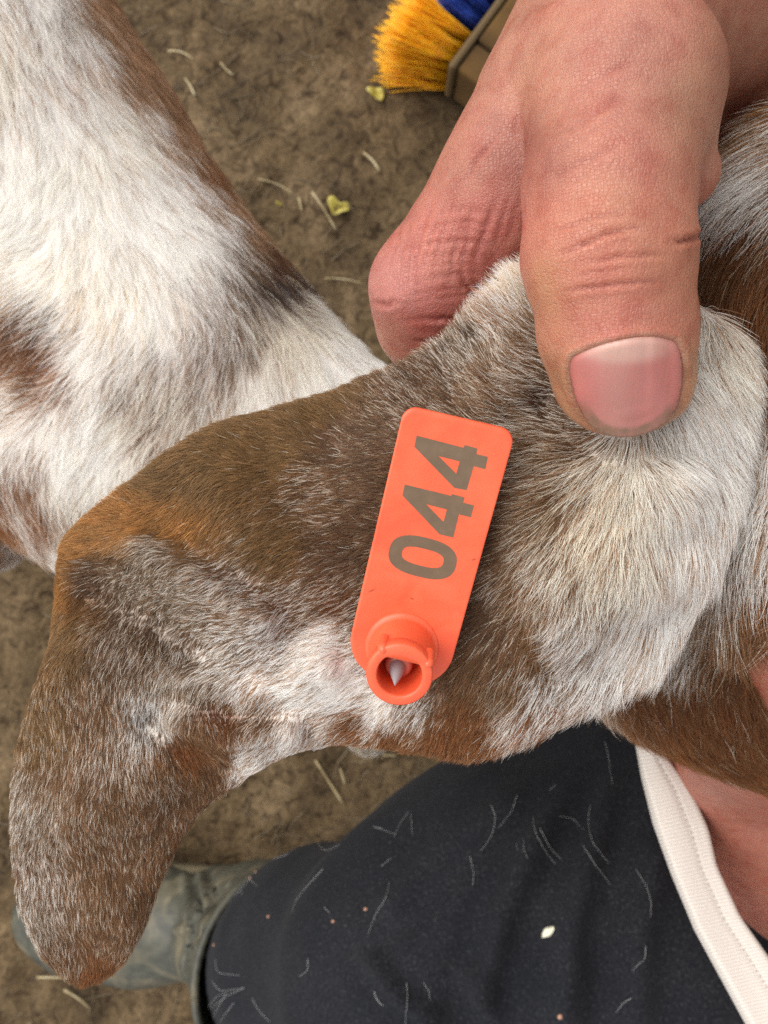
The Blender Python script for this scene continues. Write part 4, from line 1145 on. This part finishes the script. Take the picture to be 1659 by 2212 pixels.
def build_trousers():
    V, F = sdf_mesh(sdf_trousers, (-0.135, -0.36, 0.18), (0.42, 0.005, 0.47), 0.0034, 2)
    n = vnormals(V, F); q = UV(V)
    disp = fbm(V, 12, 2, 3) * 0.0035
    folds = [([(1290, 1610), (1180, 1780), (1090, 1960), (1040, 2150)], .0042, 26), ([(1230, 1640), (1100, 1740), (960, 1830), (840, 1950)], .0036, 24), ([(1330, 1640), (1290, 1800), (1230, 2000), (1220, 2200)], .0030, 30),
             ([(760, 1745), (700, 1800), (640, 1900)], .003, 22), ([(1420, 1850), (1380, 2000), (1370, 2190)], .0025, 34), ([(800, 2080), (850, 2150), (930, 2212)], .003, 20), ([(1010, 2110), (1060, 2212)], .002, 22)]
    up = np.clip(n[:, 2], 0, 1)
    for pl, a, w in folds:
        d = seg_dist(q, resample(np.array(pl, float), 20))
        a = a * 1.7
        disp += (a * np.exp(-(d / w) ** 2) - a * 0.6 * np.exp(-((d - 2 * w) / (1.4 * w)) ** 2)) * up
    V = V + n * disp[:, None]
    o = mesh_obj('trousers', V, F, M_TROU, person)
    return V, F, o
TRV, TRF, trousers = build_trousers()
trousers['label'] = 'dark charcoal cotton trousers covered in stray pale goat hairs'

def boot_material():
    m, nt, b = mat('rubber'); L = nt.links
    tc = N(nt, 'ShaderNodeTexCoord')
    n1 = N(nt, 'ShaderNodeTexNoise'); n1.inputs['Scale'].default_value = 26; n1.inputs['Detail'].default_value = 6; n1.inputs['Distortion'].default_value = 1.2
    n2 = N(nt, 'ShaderNodeTexNoise'); n2.inputs['Scale'].default_value = 160; n2.inputs['Detail'].default_value = 5
    for n_ in (n1, n2): L.new(tc.outputs['Object'], n_.inputs['Vector'])
    c1 = ramp(nt, n1.outputs['Fac'], [(0.30, (0.036, 0.037, 0.030)), (0.52, (0.075, 0.074, 0.056)), (0.70, (0.17, 0.145, 0.095))])
    c2 = ramp(nt, n2.outputs['Fac'], [(0.3, (0.7, 0.7, 0.7)), (0.7, (1.2, 1.18, 1.12))])
    mx = N(nt, 'ShaderNodeMix', data_type='RGBA', blend_type='MULTIPLY'); mx.inputs[0].default_value = 1
    L.new(c1, mx.inputs[6]); L.new(c2, mx.inputs[7]); L.new(mx.outputs[2], b.inputs['Base Color'])
    b.inputs['Roughness'].default_value = 0.55; b.inputs['Specular IOR Level'].default_value = 0.4
    return m
M_BOOT = boot_material()

def build_boot():
    def f(p):
        shaft = chain(p, [(652, 2104, .488, 65), (560, 2035, .585, 48), (480, 2000, .655, 41)], 0.03)
        top = P(652, 2104, .488); low = P(560, 2035, .585); ax = (top - low) / np.linalg.norm(top - low)
        inner = chain(p, [(660, 2110, .478, 61.5), (560, 2035, .585, 44), (520, 2015, .62, 38)], 0.03)
        shaft = np.maximum(shaft, (p - top) @ ax)
        foot = chain(p, [(480, 2000, .672, 41), (300, 1996, .679, 40), (170, 1982, .684, 36), (112, 1970, .690, 30)], 0.03)
        foot = np.maximum(foot, (0.004 - p[..., 2]))
        o = smin(shaft, foot, 0.025)
        return np.maximum(o, -inner)
    V, F = sdf_mesh(f, (-0.36, -0.40, 0.0), (0.06, -0.19, 0.26), 0.0032, 2)
    n = vnormals(V, F); q = UV(V); disp = np.zeros(len(V))
    for pl, a in (([(430, 1890), (450, 1960), (425, 2040), (470, 2105)], .003), ([(400, 1890), (405, 1960), (380, 2030), (395, 2110)], .0022), ([(480, 1950), (440, 2000), (380, 2010)], .0022)):
        d = seg_dist(q, resample(np.array(pl, float), 16)); disp += a * np.exp(-(d / 10) ** 2) - a * .8 * np.exp(-((d - 18) / 10) ** 2)
    V = V + n * disp[:, None]
    b = mesh_obj('boot', V, F, M_BOOT, person)
    b['label'] = 'dusty grey green rubber boot below the trouser cuff'
    # rim bead round the mouth
    top = P(652, 2104, .488); low = P(560, 2035, .585); ax = (top - low) / np.linalg.norm(top - low)
    s = np.cross(ax, [0, 1.0, 0]); s /= np.linalg.norm(s); w = np.cross(s, ax)
    ring = np.array([top + (s * math.cos(a) + w * math.sin(a)) * 0.0635 for a in np.linspace(0, 2 * math.pi, 61)])
    Vr, Fr = tube_mesh(ring, .0024, .0024, 8)
    mesh_obj('rim', Vr, Fr, M_BOOT, b)
    # sole welt
    sole = np.array([P(u, v, CAM_Z - 0.012) for u, v in smooth_closed(np.array([(58, 1960), (78, 1895), (150, 1868), (300, 1872), (480, 1884), (575, 1935), (580, 2040), (490, 2098), (300, 2112), (160, 2090), (82, 2030)], float), 60)])
    c = sole.mean(0)
    Vs = np.concatenate([sole + [0, 0, -.010], sole + [0, 0, .004], c + (sole - c) * .9 + [0, 0, .006]]); n_ = 60
    Fs = [(j * n_ + i, j * n_ + (i + 1) % n_, (j + 1) * n_ + (i + 1) % n_, (j + 1) * n_ + i) for j in range(2) for i in range(n_)] + [tuple(range(n_))[::-1], tuple(range(2 * n_, 3 * n_))]
    mesh_obj('sole', Vs, Fs, plain('sole_rubber', (.20, .16, .09), .8), b)
build_boot()

def build_shirt():
    m, nt, b = mat('cream_rib'); L = nt.links
    uvn = N(nt, 'ShaderNodeUVMap', uv_map='rib'); sp = N(nt, 'ShaderNodeSeparateXYZ'); L.new(uvn.outputs[0], sp.inputs[0])
    wv = N(nt, 'ShaderNodeMath', operation='SINE'); mu = N(nt, 'ShaderNodeMath', operation='MULTIPLY'); mu.inputs[1].default_value = 2 * math.pi / 0.00125
    tc = N(nt, 'ShaderNodeTexCoord'); no = N(nt, 'ShaderNodeTexNoise'); no.inputs['Scale'].default_value = 120
    L.new(tc.outputs['Object'], no.inputs['Vector'])
    ad = N(nt, 'ShaderNodeMath', operation='MULTIPLY_ADD'); ad.inputs[1].default_value = 0.0009; L.new(no.outputs['Fac'], ad.inputs[0]); L.new(sp.outputs['Y'], ad.inputs[2])
    L.new(ad.outputs[0], mu.inputs[0]); L.new(mu.outputs[0], wv.inputs[0])
    bp = N(nt, 'ShaderNodeBump'); bp.inputs['Strength'].default_value = 0.3; bp.inputs['Distance'].default_value = 0.0003
    L.new(wv.outputs[0], bp.inputs['Height']); L.new(bp.outputs[0], b.inputs['Normal'])
    L.new(ramp(nt, wv.outputs[0], [(0.0, (0.60, 0.53, 0.46)), (0.3, (0.72, 0.655, 0.59))]), b.inputs['Base Color'])
    b.inputs['Roughness'].default_value = 0.85; b.inputs['Sheen Weight'].default_value = 0.2
    le = resample(np.array([(1345, 1450), (1352, 1520), (1370, 1597), (1385, 1680), (1410, 1780), (1450, 1890), (1500, 2010), (1560, 2120), (1610, 2212), (1690, 2360)], float), 60)
    ri = resample(np.array([(1400, 1440), (1405, 1560), (1440, 1635), (1490, 1700), (1530, 1790), (1548, 1870), (1598, 1978), (1659, 2065), (1720, 2160), (1830, 2330)], float), 60)
    nu = 22; V = []; uv = []; dep = lambda s, i: .2625 + .007 * max(0.0, .14 - s) ** 2 * 51 + .0010 * max(0.0, s - .92) ** 2 * 150 + .0004 * math.sin(s * 6 + i * .11) + .0005 * math.exp(-((s - .66) / .04) ** 2)
    cum = np.r_[0, np.cumsum(np.linalg.norm(np.diff((le + ri) / 2, axis=0), axis=1))] * .27 / K
    for side in (0, 1):
        for i in range(60):
            for j in range(nu):
                s = j / (nu - 1); u_, v_ = le[i] * (1 - s) + ri[i] * s
                d = dep(s, i) + (0.003 + .004 * math.sin(math.pi * s) if side else 0)
                V.append(P(u_, v_, d)); uv.append((s * .03, cum[i]))
    F = []; B = 60 * nu
    for i in range(59):
        for j in range(nu - 1):
            a = i * nu + j; F.append((a, a + nu, a + nu + 1, a + 1)); F.append((B + a, B + a + 1, B + a + nu + 1, B + a + nu))
        a = i * nu; F.append((a, B + a, B + a + nu, a + nu)); a = i * nu + nu - 1; F.append((a, a + nu, B + a + nu, B + a))
    V = np.array(V)
    # torso of the same shirt, to the right of the view
    fa = np.array
    def torso(p):
        t = smin(cone(p, fa([.50, -.12, .36]), fa([.46, -.04, .74]), .13, .125), cone(p, fa([.43, .13, .76]), fa([.45, -.20, .76]), .068, .068), .06)
        return t
    Vt, Ft = sdf_mesh(torso, (.30, -.32, .20), (.68, .26, .90), .012, 1)
    o0 = len(V); F = F + [tuple(int(k) + o0 for k in f) for f in Ft]
    uv += [(0.0, float(v[2])) for v in Vt]
    V = np.concatenate([V, Vt])
    o = mesh_obj('shirt', V, F, m, person)
    ul = o.data.uv_layers.new(name='rib'); li = np.empty(len(o.data.loops), np.int32); o.data.loops.foreach_get('vertex_index', li)
    ul.data.foreach_set('uv', np.array(uv, np.float32)[li].ravel())
    o['label'] = 'cream ribbed shirt hem with a stitched edge'
    # stitches along the hem
    parts = []
    mid = le * .34 + ri * .66
    st = resample(mid, 150)
    for i in range(12, 138, 2):
        ii = i / 149 * 59; a_, b_ = st[i], st[i + 1]
        d = dep(.66, ii) - .0004
        q0 = a_ + (b_ - a_) * .15; q1 = a_ + (b_ - a_) * .75
        parts.append(tube_mesh([P(*q0, d), P(*((q0 + q1) / 2), d - .0002), P(*q1, d)], .00022, .00022, 4))
    Vs, Fs = joined(parts)
    so_ = mesh_obj('stitching', Vs, Fs, plain('thread', (.50, .45, .41), .8), o)
build_shirt()

# ================================================================== goat hairs and crumbs on the trousers
tb = BVHTree.FromPolygons([Vector(v) for v in TRV], [tuple(map(int, f)) for f in TRF])
def on_trousers(u, v):
    dr = Vector(P(u, v, 1.0) - np.array([0, 0, CAM_Z])).normalized()
    h, n, _, _ = tb.ray_cast(Vector((0, 0, CAM_Z)), dr)
    return (np.array(h), np.array(n)) if h is not None else None
M_SHED = plain('shed_hair', (.36, .36, .36), .45)
def shed(pts, r=.00008, col=None):
    pl = resample(np.array(pts, float), 22)
    # soften the corners
    for _ in range(9): pl[1:-1] = (pl[:-2] + 2 * pl[1:-1] + pl[2:]) / 4
    out = []
    for u, v in pl:
        h = on_trousers(u, v)
        if h is None: continue
        out.append(h[0] + h[1] * .0006)
    if len(out) < 4: return
    V, F = tube_mesh(out, r, r * .55, 5)
    Lh = np.linalg.norm(np.diff(pl, axis=0), axis=1).sum(); ch = np.linalg.norm(pl[-1] - pl[0]) / Lh
    u, v = pl.mean(0)
    size = 'long' if Lh > 75 else ('short' if Lh < 38 else 'medium length'); shape = 'straight' if ch > .985 else ('gently curved' if ch > .9 else 'strongly curled')
    where = 'near the cream shirt hem' if u > 1200 else ('on the middle of the thigh' if u > 900 else ('at the knee' if u > 600 else 'at the cuff by the boot'))
    where = 'just below the ear' if v < 1800 else where
    tag(mesh_obj('shed_hair', V, F, M_SHED), f'{size} {shape} goat hair on trousers {where}', 'hair', 'shed goat hairs on the trousers')
Z8 = lambda x, y: ((1400 + x / 1.0215) / 1.8228, (2700 + y / 1.0215) / 1.8228)
Z7 = lambda x, y: ((x / 1.0972) / 1.8228, (2700 + y / 1.0972) / 1.8228)
for c in ([(1003, 230), (1022, 300), (1025, 360), (1036, 400)], [(780, 423), (806, 402)], [(648, 440), (630, 500), (575, 570)], [(545, 482), (566, 530), (545, 610), (503, 668)], [(717, 530), (725, 600), (760, 670), (806, 722)],
          [(738, 575), (775, 650), (832, 706)], [(818, 527), (870, 535), (922, 582)], [(948, 478), (937, 560), (960, 650), (1015, 715)], [(918, 640), (950, 710), (1022, 800)], [(1130, 740), (1175, 810), (1190, 870), (1182, 930)],
          [(460, 685), (478, 750), (472, 805)], [(226, 515), (231, 602)], [(215, 512), (180, 560), (158, 610)], [(75, 570), (165, 602)], [(106, 728), (146, 695)], [(204, 1195), (208, 1270), (203, 1361)], [(80, 1230), (90, 1265), (112, 1285)], [(275, 1190), (297, 1230), (297, 1270)],
          [(1112, 1255), (1080, 1275), (1052, 1312)], [(1165, 1045), (1160, 1100), (1115, 1145)], [(140, 790), (130, 850), (80, 925), (52, 1000)], [(652, 640), (655, 665)], [(680, 620), (680, 670), (690, 695)]):
    shed([Z8(*p) for p in c])
for c in ([(1016, 912), (970, 860), (970, 800), (1000, 782), (1060, 820), (1115, 868)], [(1050, 905), (1040, 870), (1052, 835)], [(1400, 795), (1320, 880), (1275, 940), (1268, 985)], [(1530, 535), (1400, 630), (1300, 690), (1230, 740)], [(1145, 760), (1230, 740), (1300, 690)],
          [(1375, 655), (1378, 700), (1410, 722), (1470, 690)], [(935, 1180), (940, 1240), (1040, 1252)], [(920, 1270), (950, 1320), (1060, 1305)], [(1060, 1305), (980, 1340), (895, 1410)], [(1095, 1350), (1120, 1400), (1170, 1450)],
          [(980, 1330), (940, 1400), (915, 1455)], [(1015, 1370), (975, 1420), (955, 1450)], [(1145, 685), (1150, 740)], [(1620, 615), (1655, 622)], [(1335, 1180), (1335, 1230), (1300, 1255)], [(1620, 1320), (1640, 1370), (1659, 1380)], [(1405, 960), (1430, 985)], [(885, 1410), (940, 1340), (990, 1325)]):
    shed([Z7(*p) for p in c], .00010)
M_CRUMB = plain('crumb', lin(170, 128, 106), .8)
def crumb(u, v, r, label, mt=M_CRUMB, st=1.0):
    h = on_trousers(u, v)
    if h is None: return
    V = []; F = []; a = random.uniform(0, 3)
    for j, (rr, z) in enumerate([(.5, -.3), (1, .1), (.75, .6), (.25, .85)]):
        for k in range(7):
            t = 2 * math.pi * k / 7; q = random.uniform(.8, 1.2) * rr * r
            x, y = math.cos(t) * q * st, math.sin(t) * q
            V.append(h[0] + np.array([x * math.cos(a) - y * math.sin(a), x * math.sin(a) + y * math.cos(a), z * r]))
    for j in range(3):
        for k in range(7): F.append((j * 7 + k, j * 7 + (k + 1) % 7, (j + 1) * 7 + (k + 1) % 7, (j + 1) * 7 + k))
    F.append(tuple(21 + k for k in range(7)))
    tag(mesh_obj('crumb', np.array(V), F, mt), label, 'crumb', 'bits stuck to the trousers')
crumb(*Z8(780, 986), .0017, 'pale elongated chip lying on the thigh of the dark trousers', plain('chip', (.75, .72, .55), .7), 2.2)
for p in ((1160, 998), (1440, 1018), (1580, 965), (1105, 805), (1082, 832), (925, 1120)):
    crumb(*Z7(*p), .0008, 'tiny pinkish crumb on the dark trousers near the knee')
crumb(*Z8(822, 1330), .0011, 'small yellowish flake low on the dark trousers')
